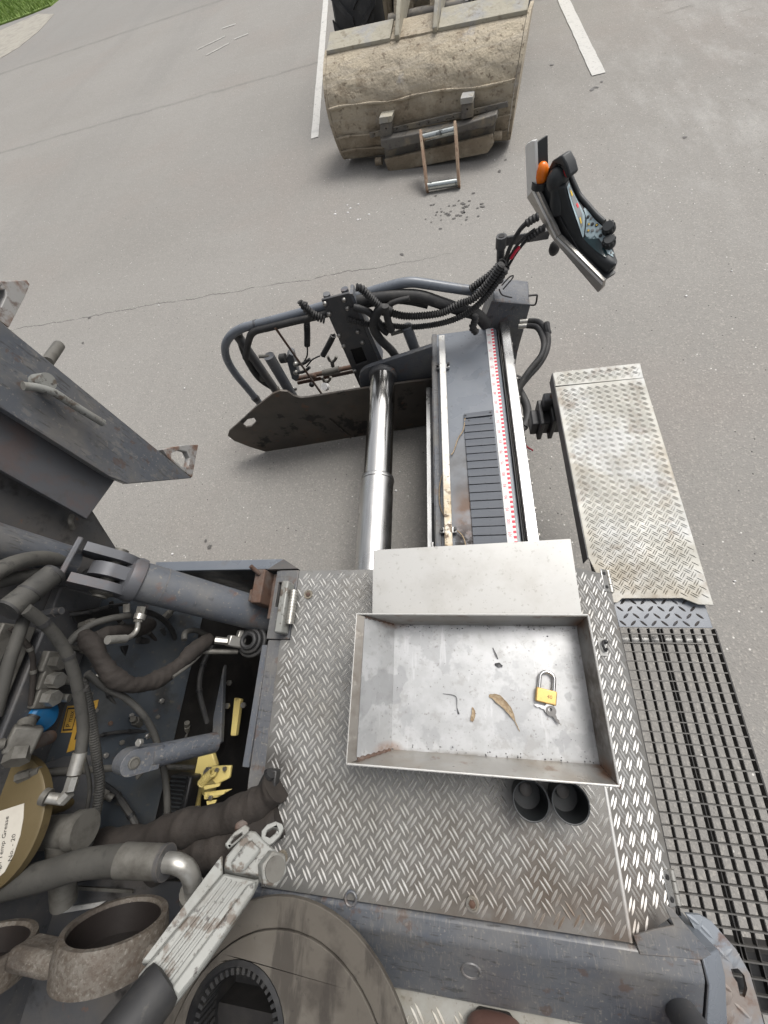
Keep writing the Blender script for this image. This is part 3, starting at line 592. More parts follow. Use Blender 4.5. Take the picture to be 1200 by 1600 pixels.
for cx, cy in ((592, 252), (778, 212)):
    q = bq(cx, cy, -.12); MB().cyl(q - E1 * .03, q + E1 * .03, .028, n=16).build('hinge_boss', 'mud', bk)
q0, q1 = bq(659, 216, -.30), bq(712, 203, -.30)
q2, q3 = bq(667, 290, -.42), bq(718, 283, -.42)
q2, q3 = P(667, 292, .04), P(717, 284, .04)
MB().cyl(q0, q1, .027, n=20).build('pin', 'pin', bk); MB().cyl(q2, q3, .027, n=20).build('pin', 'pin', bk)
for p_, q_ in ((q0, q2), (q1, q3)):
    up = (p_ - q_).normalized(); side = E1.cross(up).normalized()
    pts = [p_ + up * .045 - side * .03, p_ + up * .045 + side * .03, p_ + side * .05, q_ + side * .04 , q_ - up * .035 + side * .022, q_ - up * .035 - side * .022, q_ - side * .03, p_ - side * .05]
    s_ = -1 if p_ is q0 else 1
    MB().prism([c - E1 * .010 for c in pts], E1 * .020).build('ear_plate', 'mudrust', bk, bevel=.002)

ld = thing('wheel_loader', 'wheel loader front with ribbed black tyre behind the muddy bucket', 'loader', tuple(BL + E1 * BW / 2 + G1 * 1.7))
def lp(t, gg, z): return BL + E1 * t + G1 * gg + ZA * z
def tyre(t, R0, wd):
    c = lp(t, 1.62, R0); rm = MB()
    rm.lathe(c - E1 * wd / 2, E1, [(R0 * .5, .01), (R0 * .62, 0), (R0 * .86, -.005), (R0 * .95, .03), (R0 * .965, wd * .3), (R0 * .965, wd * .7), (R0 * .95, wd - .03), (R0 * .86, wd + .005), (R0 * .62, wd), (R0 * .5, wd - .01)], 56, cap=False)
    ty = rm.build('tyre', 'tyre', ld, smooth=35)
    tl = MB(); nl = 20
    for i in range(nl):
        for sgn in (-1, 1):
            a0_ = 2 * math.pi * (i + (.5 if sgn > 0 else 0)) / nl; pts = []
            for s_ in range(6):
                f = s_ / 5; a = a0_ + .32 * f; ww = .55 - .5 * f if False else f
                pts.append((a, sgn * (wd * .02 + wd * .49 * f)))
            hw = .052
            for q in range(5):
                vs_ = []
                for (a, x_) in (pts[q], pts[q + 1]):
                    for da in (-hw, hw):
                        for rr in (R0 * .955 - (abs(x_) / wd) ** 4 * .3, R0 * 1.0 - (abs(x_) / wd) ** 4 * .35):
                            aa = a + da * (1 if rr < R0 * .97 else .75)
                            vs_.append(c + E1 * x_ + (G1 * math.cos(-aa) + ZA * math.sin(-aa)) * rr)
                tl.add(vs_, [(0, 1, 5, 4), (1, 3, 7, 5), (3, 2, 6, 7), (0, 2, 3, 1), (4, 5, 7, 6)])
    tl.build('tread_lugs', 'tyre', ty, smooth=0, base=root_base(ld), kind='stuff')
    MB().lathe(c - E1 * wd * .3, E1, [(.05, 0), (R0 * .5, 0), (R0 * .52, .03), (R0 * .52, wd * .55), (R0 * .5, wd * .6), (.05, wd * .6)], 40).build('rim', 'mud', ty, base=root_base(ld))
tyre(-.06, .62, .42); tyre(1.22, .62, .42)
MB().cyl(lp(.2, 1.62, .6), lp(1.35, 1.62, .6), .12, n=20).build('axle', 'mud', ld)
for t in (.53, .83):
    pts = [lp(t, .20, .69), lp(t, .42, .87), lp(t, .9, 1.05), lp(t, 2.2, 1.75), lp(t, 2.2, 1.5), lp(t, .95, .82), lp(t, .5, .70), lp(t, .22, .645)]
    MB().prism(pts, E1 * .035).build('lift_arm', 'mudlight', ld, bevel=.004)
    pts = [lp(t - .10, .55, .62), lp(t - .10, .75, .95), lp(t - .10, 1.1, .95), lp(t - .10, 1.1, .5)]
    MB().prism(pts, E1 * .05).build('coupler_plate', 'mud', ld, bevel=.004)
MB().cyl(lp(.38, .62, .66), lp(1.0, .62, .66), .05, n=18).build('cross_tube', 'muddark', ld)
MB().box(lp(.7, .85, .5), .62, .12, .30, (E1, G1, ZA)).build('coupler_frame', 'black', ld, bevel=.01)
for t in (.56, .72): MB().cyl(lp(t, .7, .78), lp(t, 1.6, 1.15), .035, n=16).build('tilt_cylinder', 'yellowpaint', ld)
MB().box(lp(.7, 1.8, .95), .5, .6, .7, (E1, G1, ZA)).build('front_frame', 'black', ld, bevel=.02)
hood = [lp(.25, 2.3, .55), lp(.25, 2.2, 1.5), lp(.25, 2.8, 1.7), lp(.25, 4.6, 1.6), lp(.25, 4.7, .6)]
MB().prism(hood, E1 * .95).build('body', 'yellowpaint', ld, bevel=.04)
MB().prism([lp(.32, 2.5, 1.66), lp(.32, 2.6, 2.7), lp(.32, 3.8, 2.7), lp(.32, 3.9, 1.66)], E1 * .82).build('cab', 'darkfilm', ld, bevel=.04)
# ================================================================== screed deck (tread plate platform) with its beam
DZ = .80
dk = thing('screed_deck', 'tread plate screed platform with folded edge and blue grey beam', 'platform', (0, 0, .3))
deck = [(-.455, .302), (-.455, .112), (-.483, .112), (-.474, -.19), (-.445, -.384), (.262, -.384), (.262, .302)]
MB().prism([(x, y, DZ - .006) for x, y in deck], (0, 0, .006)).build('deck_plate', 'alu', dk, smooth=30)
sl_w = Vec((.118, 0, -.088)); SLX = sl_w.normalized()
sp_ = [(0, .302), (0, -.384), (.006, -.384), (sl_w.length - .012, -.364), (sl_w.length, -.33), (sl_w.length, .302)]
O_ = Vec((.263, 0, DZ)); SN = SLX.cross(YA)
MB().prism([O_ + SLX * a + YA * b for a, b in sp_], -SN * .005).build('folded_edge', 'alu', dk, smooth=30)
MB().cyl((.2625, .302, DZ - .0028), (.2625, -.384, DZ - .0028), .0042, n=10).build('fold_corner', 'alulug', dk)
holes_ = [(.111, -.178, .040), (.180, -.176, .040)]
def skip_deck(x, y):
    if any((x - a) ** 2 + (y - b) ** 2 < c * c for a, b, c in holes_): return True
    if -.205 < x < .24 and .16 < y < .306: return True
    return -.18 < x < .19 and -.09 < y < .12
treads(MB(), (0, 0, DZ), XA, YA, deck, skip=skip_deck, wd=.0046, h=.0028, gap=.0088, L=.0275).build('tread_pattern', 'alulug', dk, smooth=50, recalc=False, kind='stuff')
treads(MB(), O_, SLX, YA, sp_, wd=.0044, h=.0024, gap=.0086, L=.027).build('tread_pattern', 'alulug', dk, smooth=50, recalc=False, kind='stuff')
# rusty recessed bolts
for px, py in ((738, 1412), (441, 1339), (482, 929)):
    q = P(px, py, DZ + .001)
    a = MB().lathe(q, ZA, [(.0125, 0), (.012, .003), (.009, .003), (.0085, .001)], 20).build('bolt_cup', 'muddark', dk)
    MB().hexnut(q, ZA, .0065, .004).build('bolt_head', 'rust', a, base=root_base(dk))
# hinges to the footboard
for px, py, zz, ln in ((945, 905, .735, .06), (1048, 1388, .725, .055)):
    q = P(px, py, zz); q = Vec((.371, q.y, .717))
    h = MB().box(q - SLX * .008 + SN * .0035, .020, ln, .003, (SLX, YA, SN)).build('hinge', 'steelbar', dk, bevel=.001)
    for k in range(3): MB().cyl(q + SLX * .010 + SN * .003 + YA * (ln * (k / 3 - .5) + .001), q + SLX * .010 + SN * .003 + YA * (ln * ((k + 1) / 3 - .5) - .001), .006, n=14).build('hinge_knuckle', 'zinc', h, base=root_base(dk))
    for k in (-.3, .3): MB().cyl(q - SLX * .008 + YA * ln * k + SN * .004, q - SLX * .008 + YA * ln * k + SN * .0065, .0045, n=12).build('rivet', 'black', h, base=root_base(dk))
# hook latch on its pale plate
q = hit(940, 1011, O_, SN); MB().box(q + SN * .0025, .026, .040, .002, (SLX, YA, SN)).build('latch_plate', 'cover', dk)
lt = MB().tube([q + SLX * .008 + YA * .012 + SN * .006, q - SLX * .006 + YA * .011 + SN * .011, q - SLX * .010 + YA * .0 + SN * .012, q - SLX * .002 - YA * .009 + SN * .010, q + SLX * .006 - YA * .004 + SN * .008], .003, 8, 6)
lt.ball(q + SLX * .008 + YA * .012 + SN * .007, .0055, .0055, .0055); lt.build('latch_hook', 'black', dk)
# blue frame along the left edge
fr = [(-.520, .112), (-.484, .112), (-.475, -.19), (-.447, -.40), (-.49, -.40), (-.515, -.19)]
MB().prism([(x, y, DZ - .03) for x, y in fr], (0, 0, .028)).build('edge_frame', 'blue', dk, bevel=.003)
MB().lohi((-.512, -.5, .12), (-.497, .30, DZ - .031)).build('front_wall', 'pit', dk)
MB().lohi((-.540, -.18, DZ - .09), (-.5215, .10, DZ - .012)).build('inner_flange', 'bluedusty', dk, bevel=.002)
# slotted bracket with pale roller housing at the far corner
br = [(-.525, .305), (-.458, .305), (-.458, .114), (-.525, .114)]
sl_ = [(-.515, .27), (-.49, .27), (-.49, .20), (-.515, .20)]
MB().prism([(x, y, DZ - .02) for x, y in br], (0, 0, .018), [[(x, y, DZ - .02) for x, y in sl_]]).build('corner_bracket', 'blue', dk, bevel=.002)
MB().lohi((-.515, .20, DZ - .06), (-.490, .27, DZ - .05)).build('slot_bottom', 'pit', dk)
for yy in (.218, .250): MB().hexnut((-.503, yy, DZ - .05), ZA, .010, .012).build('slot_bolt', 'bolt', dk)
MB().lohi((-.483, .125, DZ + .001), (-.462, .262, DZ + .045)).build('roller_housing', 'palepaint', dk, bevel=.004)
rl = MB().cyl((-.453, .15, DZ + .022), (-.453, .24, DZ + .022), .0105, n=16).build('roller', 'zinc', dk)
for k in range(11): MB().cyl((-.453, .154 + k * .008, DZ + .022), (-.453, .157 + k * .008, DZ + .022), .012, n=14).build('roller_ring', 'zinc', rl, base=root_base(dk))
for lo, hi in (((-.575, .205, DZ - .05), (-.545, .30, DZ + .03)), ((-.60, .215, DZ - .03), (-.576, .25, DZ)), ((-.545, .17, DZ - .11), (-.527, .30, DZ - .022))):
    MB().lohi(lo, hi).build('rusty_lug', 'rust', dk, bevel=.003)
MB().cyl((-.56, .285, DZ + .031), (-.575, .30, DZ + .06), .006, n=10).build('rusty_pin', 'rust', dk)
MB().prism([(-.545, .302, DZ + .02), (-.52, .345, DZ - .02), (-.47, .315, DZ - .02)], (0, 0, -.02)).build('corner_gusset', 'soot', dk)
# far side plate closing the gap to the tractor
MB().prism([(-.97, .335, .30), (-.53, .335, .30), (-.53, .335, DZ - .03), (-.97, .335, DZ - .03)], (0, .012, 0)).build('side_plate', 'blue', dk, bevel=.002)
MB().lohi((-.97, .318, DZ - .045), (-.53, .349, DZ - .0295)).build('side_plate_lip', 'hood', dk, bevel=.002)
# folded beam towards the operator
bx0, bx1 = -.47, .366
def beam_pt(x, k): return Vec((x, *((-.3855, .795), (-.3865, .806), (-.419, .807), (-.532, .728), (-.532, .55), (-.3855, .55))[k]))
bm_ = MB(); bm_.prism([beam_pt(bx0, k) for k in range(6)], (bx1 - bx0, 0, 0)); bm_.build('beam', 'blue', dk, bevel=.006, seg=3)
MB().prism([beam_pt(bx1 + .001, k) for k in range(1, 6)], (.002, 0, 0)).build('beam_seam', 'soot', dk)
cap = MB(); a_ = [beam_pt(bx1 + .003, k) for k in range(1, 6)]; b_ = [p + Vec((.042, 0, -.035 if i < 2 else -.01)) for i, p in enumerate(a_)]
cap.add(a_ + b_, [tuple(range(5)), tuple(reversed(range(5, 10)))] + [(i, (i + 1) % 5, 5 + (i + 1) % 5, 5 + i) for i in range(5)]); cap.build('beam_end', 'hood', dk, bevel=.003)
tg = [P(x, y, .8085) for x, y in ((990, 1462), (1022, 1452), (1053, 1446), (1036, 1411), (1050, 1420), (1112, 1492), (1096, 1500), (1000, 1492))]
MB().prism(tg, (0, 0, -.004)).build('beam_tongue', 'blue', dk, bevel=.001)
for px, py in ((736, 1517), (548, 1404)):
    q = hit(px, py, (0, -.48, .785), Vec((0, .69, .72))) if py > 1450 else P(px, py, .806)
    nn = Vec((0, -.573, .82)) if py > 1450 else Vec((0, 0, 1)); q = hit(px, py, beam_pt(0, 3 if py > 1450 else 2), nn)
    u_, v_ = basis(nn); r_ = .017 if py > 1450 else .011
    MB().tube([q + (u_ * math.cos(t * .7854) + v_ * math.sin(t * .7854)) * r_ for t in range(8)], .0026, 8, 6, closed=True).build('weld_ring', 'blue', dk)
q = P(1052, 1562, .74); MB().lathe(q, ZA, [(.034, -.02), (.033, .004), (.028, .008)], 28).build('post_collar', 'bluedusty', dk)
MB().cyl(q + ZA * .005, q + ZA * .34, .0245, n=24).build('post', 'bracketgrey', dk)
# rusted step nose at the right end
nose = [(1072, 1428), (1094, 1430), (1112, 1440), (1150, 1483), (1172, 1522), (1183, 1560), (1200, 1625), (1128, 1625), (1128, 1560), (1115, 1500)]
slot = [(1142, 1514), (1153, 1513), (1163, 1524), (1168, 1545), (1164, 1559), (1156, 1556), (1152, 1535), (1146, 1527)]
nz_ = MB().prism([P(x, y, .705) for x, y in nose], (0, 0, -.008), [[P(x, y, .705) for x, y in slot]]).build('step_nose', 'noserust', dk)
nl = MB()
for px, py, a in ((1092, 1447, .9), (1103, 1455, -.8), (1120, 1472, .9), (1128, 1490, -.8), (1136, 1490, .6), (1150, 1502, .9), (1140, 1560, .9), (1160, 1580, -.7), (1142, 1590, .9), (1170, 1600, .9), (1084, 1438, -.6), (1132, 1540, -.6)):
    c_ = P(px, py, .705); d_ = Vec((math.cos(a), math.sin(a), 0)); lug(nl, c_, d_, Vec((-d_.y, d_.x, 0)), ZA, .028, .008, .002)
nl.build('tread_pattern', 'noserust', nz_, recalc=False, kind='stuff', base=root_base(dk))
# standing plate with the operator's boots on it
fp = [(-.47, -.535), (.42, -.535), (.42, -1.15), (-.47, -1.15)]
FZ = .715
MB().prism([(x, y, FZ - .006) for x, y in fp], (0, 0, .006)).build('standing_plate', 'aludust', dk)
treads(MB(), (0, 0, FZ), XA, YA, [(-.25, -.54), (.30, -.54), (.30, -.72), (-.25, -.72)], L=.032, wd=.006, gap=.010, a=.042, b=.038, h=.003).build('tread_pattern', 'aludustlug', dk, smooth=50, recalc=False, kind='stuff')
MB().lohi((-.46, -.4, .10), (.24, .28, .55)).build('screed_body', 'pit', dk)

# ------------------------------------------------------------------ tool tray with cover box
tt = thing('tool_tray', 'open stainless tray with rust stained corners and pale cover box behind', 'tray', (0, 0, DZ))
TZ, RZ = .872, .95
x0, x1, y0, y1 = -.163, .243, -.113, .146
rx0, rx1, ry0, ry1 = -.235, .2455, -.131, .154
MB().lohi((x0, y0, TZ - .003), (x1, y1, TZ)).build('floor', 'tray', tt, smooth=0)
def wall(a, b, c, d, name='wall', m='traywall', th=.0022):
    n_ = (Vec(b) - Vec(a)).cross(Vec(d) - Vec(a)).normalized()
    return MB().prism([a, b, c, d], n_ * th).build(name, m, tt)
FC = [Vec((x0, y0, TZ)), Vec((x1, y0, TZ)), Vec((x1, y1, TZ)), Vec((x0, y1, TZ))]
RC = [Vec((rx0, ry0, RZ)), Vec((rx1, ry0, RZ)), Vec((rx1, ry1, RZ)), Vec((rx0, ry1, RZ))]
LK = [Vec((rx0 + .016, ry0 + .006, RZ - .008)), Vec((rx0 + .016, ry1 - .004, RZ - .008))]
wall(FC[1], FC[0], RC[0], RC[1]); wall(FC[2], FC[1], RC[1], RC[2]); wall(FC[3], FC[2], RC[2], RC[3])
wall(FC[0], FC[3], LK[1], LK[0], 'sloping_wall', 'tray'); wall(LK[0], LK[1], RC[3], RC[0], 'left_rim', 'rimstain')
wall(RC[0], RC[3], Vec((rx0 + .012, ry1, DZ + .012)), Vec((rx0 + .012, ry0, DZ + .012)), 'outer_wall')
for a, b in ((RC[0], RC[1]), (RC[1], RC[2]), (RC[2], RC[3]), (RC[3], RC[0])): MB().cyl(a, b, .0021, n=8).build('rim', 'cover', tt)
# corner welds, rusty
for a, b, r_ in ((FC[0], LK[0], .005), (FC[3], LK[1], .0042), (FC[1], RC[1], .0035), (FC[2], RC[2], .003)):
    MB().tube([a + (b - a) * t + Vec((0, 0, .002 + .0006 * math.sin(t * 40))) for t in (.02, .2, .4, .6, .8, .97)], lambda q: r_ * (1 + .25 * math.sin(q * 40)), 8, 4).build('corner_weld', 'rust', tt)
for px, py in ((921, 1148),):
    q = hit(px, py, FC[1], XA); MB().lathe(q - XA * .0005, -XA, [(.007, 0), (.006, .002), (.003, .003)], 14).build('wall_rivet', 'rust', tt)
MB().lohi((-.15, -.085, DZ + .001), (.185, .115, TZ - .0035)).build('pedestal', 'alu', tt)
cb = [Vec((-.212, .166, .896)), Vec((.249, .166, .896)), Vec((.247, .330, .918)), Vec((-.213, .316, .918))]
MB().prism(cb, (0, 0, -.0025)).build('cover_top', 'cover', tt)
for a, b in ((0, 1), (1, 2), (2, 3), (3, 0)):
    p_, q_ = cb[a], cb[b]; inn = (cb[0] + cb[2]) / 2 - (p_ + q_) / 2; inn.z = 0; inn.normalize()
    MB().prism([p_ - ZA * .003, q_ - ZA * .003, Vec((q_.x, q_.y, DZ + .002)), Vec((p_.x, p_.y, DZ + .002))], inn * .0025).build('cover_side', 'cover', tt)
MB().lohi((-.2185, .20, DZ + .012), (-.2145, .285, .875)).build('cover_hinge', 'black', tt)

# black cups beside the tray
for i, (cx, cy) in enumerate(((.109, -.178), (.1795, -.176))):
    ob = MB().lathe((cx, cy, DZ + .001), ZA, [(.028, 0), (.0325, .070), (.0335, .0705), (.0325, .071), (.0308, .0705), (.0265, .006)], 36).build('cup_holder', 'plastic', base=Vec((cx, cy, DZ)))
    tag(ob, ('left', 'right')[i] + ' of the two round black cup holders under the tray edge', 'cup holder', 'black cup holders')
    ds = MB(); ds.lathe((cx - .001, cy + .008, DZ + .012), ZA, [(.012, 0), (.012, .002), (.010, .003)], 20)
    o2 = ds.build('cup_insert', 'bracketgrey', ob, base=Vec((cx, cy, DZ)))

# padlock and keys lying in the tray
pz = TZ + .0012
A_, B_, C_ = P(839, 1073, pz + .016), P(871, 1081, pz + .016), P(837, 1095, pz + .016)
ux = (B_ - A_).normalized(); uy = (A_ - C_); uy = (uy - uy.dot(ux) * ux).normalized(); pw = (B_ - A_).length; ph = (A_ - C_).length
pc = (B_ + C_) / 2; pc.z = pz
pl = thing('padlock', 'brass padlock with steel shackle lying in the tray', 'padlock', tuple(pc))
MB().box(pc + ZA * .008, pw, ph, .0155, (ux, uy, ZA)).build('body', 'brass', pl, bevel=.0022, seg=3)
sh_ = []
for t in range(13):
    a = math.pi * t / 12; sh_.append(pc + ZA * .008 + ux * (math.cos(a) * pw * .36) + uy * (ph * .5 + .020 + math.sin(a) * pw * .36))
sh_ = [pc + ZA * .008 + ux * (pw * .36) + uy * (ph * .4)] + sh_ + [pc + ZA * .008 - ux * (pw * .36) + uy * (ph * .4)]
MB().tube(sh_, .0036, 12, 3).build('shackle', 'nickel', pl)
vs, fs = text_mesh('40', .010, pc + ZA * .0158 + ux * .006, ux, uy, .0003); MB().add(vs, fs).build('stamp', 'goldcap', pl, smooth=0, recalc=False)
def key(name, px0, px1, m, label, tilt=0):
    a = P(*px0, pz + .003); b = P(*px1, pz + .003); d = (b - a).normalized(); s = Vec((-d.y, d.x, 0)); L = (b - a).length
    k = thing(name, label, 'key', tuple(a), 'padlock keys')
    out = [a + d * (.0095 * math.cos(t)) + s * (.010 * math.sin(t)) for t in [i * math.pi / 9 for i in range(18)]]
    ho = [a - d * .003 + d * (.0032 * math.cos(t)) + s * (.0042 * math.sin(t)) for t in [i * math.pi / 5 for i in range(10)]]
    MB().prism(out, (0, 0, .002), [ho]).build('bow', m, k)
    bl = [a + d * .008 - s * .0035, a + d * (L - .004) - s * .0028, a + d * L, a + d * (L - .003) + s * .0012, a + d * (L - .007) + s * .003, a + d * (L - .011) + s * .0012, a + d * (L - .015) + s * .0032, a + d * .012 + s * .0028, a + d * .008 + s * .0035]
    MB().prism([p + ZA * .0002 for p in bl], (0, 0, .0016)).build('blade', m, k)
key('key', (858, 1108), (834, 1101), 'nickel', 'bright key under the brass padlock pointing left')
pz += .0025; key('key', (861, 1111), (875, 1132), 'keydark', 'dark key under the brass padlock pointing to lower right')
# debris in the tray
def leaf(name, pts, wds, m, label, cat, z=TZ + .001):
    pp = spline([P(x, y, z) for x, y in pts], 4); n = len(pp); L_ = []; R_ = []; mid = []
    for i, p in enumerate(pp):
        t = (pp[min(i + 1, n - 1)] - pp[max(i - 1, 0)]).normalized(); s = Vec((-t.y, t.x, 0)); f = i / (n - 1) * (len(wds) - 1); k = min(int(f), len(wds) - 2); wd = wds[k] + (wds[k + 1] - wds[k]) * (f - k)
        wd *= random.uniform(.8, 1.15); lift = .003 * math.sin(math.pi * i / n)
        L_.append(p + s * wd + ZA * (lift + wd * .5)); R_.append(p - s * wd + ZA * (lift + wd * .35)); mid.append(p + ZA * lift)
    vs = L_ + mid + R_; fs = []
    for i in range(n - 1): fs += [(i, i + 1, n + i + 1, n + i), (n + i, n + i + 1, 2 * n + i + 1, 2 * n + i)]
    mb = MB().add(vs + [v - ZA * .0004 for v in vs], fs + [tuple(3 * n + i for i in reversed(f)) for f in fs])
    return tag(mb.build(name, m, smooth=60, recalc=False, base=pp[0]), label, cat)
leaf('dead_leaf', [(764, 1087), (775, 1090), (788, 1101), (798, 1114), (805, 1128), (812, 1143)], [.002, .0075, .0085, .0055, .001, .0006], 'leaf', 'long curled brown leaf in the middle of the tray', 'leaf')
leaf('dead_leaf', [(738, 1105), (740, 1114), (737, 1127)], [.001, .0042, .003], 'leaf', 'small curled brown leaf left of the long one in the tray', 'leaf')
leaf('twig', [(770, 1012), (774, 1021), (778, 1030)], [.0006, .0012, .0008], 'soot', 'thin dark twig near the far side of the tray', 'twig')
leaf('dirt_crumb', [(773, 1038), (779, 1039), (785, 1041)], [.002, .0045, .002], 'soot', 'dark crumb of dirt beside the thin twig in the tray', 'dirt')
leaf('twig', [(692, 1084), (712, 1088), (714, 1105), (717, 1116)], [.0004, .0008, .0006, .0018], 'soot', 'bent dark twig lying left of the small leaf in the tray', 'twig')

gr = MB(); rg = random.Random(5)
for i in range(170):
    e = rg.random()
    if e < .55: x, y = rg.uniform(x0 + .003, x1 - .003), (y1 - abs(rg.gauss(0, .006)) - .002 if rg.random() < .5 else y0 + abs(rg.gauss(0, .006)) + .002)
    else: x, y = rg.uniform(x0, x1 - .003), rg.uniform(y0 + .003, y1 - .003)
    r_ = rg.uniform(.0005, .0016) * (.6 if e >= .55 else 1); gr.ball((x, y, TZ + r_ * .4), r_ * rg.uniform(.8, 1.6), r_, r_ * .6, 6, 4)
tag(gr.build('tray_grit', 'soot', smooth=0, recalc=False, base=Vec((0, 0, TZ))), 'fine dark grit scattered along the edges of the tray floor', 'grit', kind='stuff')

# ================================================================== footboard and step grating on the outer side
WZ = .68
fb = thing('footboard', 'long dusty tread plate footboard along the screed', 'walkway', (.49, .65, WZ))
wk = [(.352, .985), (.352, .36), (.375, .27), (.392, .236), (.402, .236), (.415, .247), (.556, .247), (.588, .231), (.622, .229), (.630, .985)]
MB().prism([(x, y, WZ - .005) for x, y in wk], (0, 0, .005)).build('plate', 'aludust', fb, bevel=.001)
treads(MB(), (0, 0, WZ), XA, YA, [(.356, .98), (.356, .36), (.38, .27), (.396, .243), (.41, .252), (.556, .252), (.60, .235), (.619, .233), (.627, .98)], a=.0255, b=.0215, L=.0205, wd=.0031, gap=.0054, h=.0022, ang=36, ang2=54).build('tread_pattern', 'aludust', fb, smooth=50, recalc=False, kind='stuff')
ws = [(.353, .992), (.631, .989), (.635, 1.052), (.353, 1.052)]
MB().prism([(x, y, WZ - .008) for x, y in ws], (0, 0, .005)).build('end_strip', 'aludust', fb, bevel=.001)
treads(MB(), (0, 0, WZ - .003), XA, YA, [(.356, .994), (.628, .994), (.630, 1.049), (.356, 1.049)], a=.0255, b=.0215, L=.0205, wd=.0031, gap=.0054, h=.0022, ang=36, ang2=54).build('tread_pattern', 'aludust', fb, smooth=50, recalc=False, kind='stuff')
MB().lohi((.3495, .36, WZ - .05), (.3518, 1.05, WZ - .001)).build('side_skirt', 'black', fb)
MB().lohi((.36, 1.0525, WZ - .05), (.634, 1.055, WZ - .004)).build('end_skirt', 'aludust', fb)
MB().lohi((.37, .30, WZ - .055), (.40, 1.04, WZ - .0055)).build('rail_beam', 'black', fb)
MB().lohi((.58, .30, WZ - .055), (.61, 1.04, WZ - .0055)).build('rail_beam', 'black', fb)
for yy in (.975,):
    MB().lohi((.29, yy - .035, .47), (.40, yy + .035, .535)).build('support_arm', 'black', fb, bevel=.005)
    MB().lohi((.315, yy - .055, .46), (.332, yy + .06, .56)).build('clamp_plate', 'black', fb, bevel=.004)
    MB().lohi((.355, yy - .055, .46), (.372, yy + .06, .575)).build('clamp_plate', 'black', fb, bevel=.004)
    MB().lohi((.33, yy + .02, .536), (.40, yy + .058, .60)).build('clamp_plate', 'bracketgrey', fb, bevel=.006)
    MB().hexnut((.362, yy + .035, .60), ZA, .012, .01).build('clamp_bolt', 'rust', fb)
    MB().lohi((.385, yy - .03, .50), (.41, yy + .03, WZ - .056)).build('support_leg', 'black', fb, bevel=.004)

gt = thing('step_grating', 'galvanised square mesh step grating behind blue tread strip', 'grating', (.5, -.2, .65))
GZ = .660
bs_ = [(.396, .254), (.612, .254), (.614, .176), (.399, .176)]
MB().prism([(x, y, GZ - .004) for x, y in bs_], (0, 0, .006)).build('tread_strip', 'hood', gt, bevel=.001)
ml = MB()
for i in range(9):
    for j in range(4):
        x, y = .410 + i * .0245 + (j % 2) * .011, .186 + j * .0185
        if x > .605: continue
        a = .75 if (i + j) % 2 else -.75; d_ = Vec((math.cos(a), math.sin(a), 0)); lug(ml, Vec((x, y, GZ + .002)), d_, Vec((-d_.y, d_.x, 0)), ZA, .021, .0062, .0016)
ml.build('tread_pattern', 'bluelug', gt, recalc=False, smooth=50, kind='stuff')
xs = [.4005 + i * .0232 for i in range(5)] + [.4005 + 4 * .0232 + .0075 + i * .0232 for i in range(5)]
bar0 = None
for i, x in enumerate(xs):
    if bar0 is None: bar0 = MB().lohi((x - .0009, -.95, GZ - .015), (x + .0009, .174, GZ)).build('bearing_bar', 'galvshade', gt); continue
    inst(bar0, (x - xs[0], 0, 0))
rod0 = None; y = .160
while y > -.95:
    if rod0 is None: rod0 = MB().lohi((.3995, y - .0012, GZ - .007), (.6165, y + .0012, GZ + .0008)).build('cross_rod', 'grate', gt); y0_ = y
    else: inst(rod0, (0, y - y0_, 0))
    y -= .0222
MB().lohi((.394, -.95, GZ - .03), (.3975, .174, GZ + .001)).build('frame_bar', 'galvshade', gt); MB().lohi((.6175, -.95, GZ - .016), (.6205, .174, GZ + .001)).build('frame_bar', 'galvshade', gt)
MB().cyl((.402, .150, GZ - .045), (.60, .150, GZ - .045), .011, n=14).build('support_tube', 'cover', gt)
MB().lohi((.40, -.52, GZ - .10), (.70, -.44, GZ - .04)).build('support_beam', 'black', gt)
MB().lohi((.40, -.72, GZ - .10), (.70, -.62, GZ - .04)).build('support_beam', 'black', gt)
# ================================================================== extending screed section
ex = thing('screed_extension', 'extended blue grey screed wing with guide tube, end plate and handrail', 'screed', (0, 1.0, .2))
HZ = .450
MB().prism([(-.088, .25, HZ - .02), (.216, .25, HZ - .02), (.216, 1.575, HZ - .02), (.20, 1.592, HZ - .02), (-.088, 1.592, HZ - .02)], (0, 0, .02)).build('hood_plate', 'hood', ex, bevel=.006, seg=3)
MB().lohi((-.084, .25, .04), (.212, 1.585, HZ - .0205)).build('screed_box', 'bluedusty', ex)
MB().lohi((-.0915, .25, HZ - .10), (-.0885, 1.575, HZ + .004)).build('hood_edge', 'blue', ex, bevel=.001)
MB().lohi((-.088, .25, HZ + .0005), (-.066, 1.590, HZ + .006)).build('edge_strip', 'blue', ex, bevel=.002)
MB().lohi((-.112, .25, .30), (-.092, 1.36, .335)).build('guide_rail', 'soot', ex, bevel=.002)
MB().lohi((-.128, .25, .05), (-.1125, 1.38, .315)).build('screed_front_plate', 'gate', ex, bevel=.002)
MB().lohi((-.130, .25, .3155), (-.1105, 1.38, .322)).build('wear_edge', 'steelbar', ex)
MB().lohi((-.110, .25, .3355), (-.100, .72, .352)).build('slide_shoe', 'rubber', ex)
MB().cyl((-.106, .25, .36), (-.106, .54, .36), .008, n=12).build('slide_rod', 'chrome', ex)
MB().lohi((-.054, .25, HZ + .020), (-.026, 1.522, HZ + .052)).build('square_bar', 'whitebar', ex, bevel=.003)
for yy in (1.36, .548):
    c = MB().lohi((-.070, yy - .012, HZ + .0065), (-.010, yy + .012, HZ + .0195)).build('bar_clamp', 'steelbar', ex, bevel=.002)
    for xx in (-.064, -.016): MB().cyl((xx, yy, HZ + .02), (xx, yy, HZ + .032), .006, n=12).build('clamp_screw', 'black', c, base=root_base(ex))
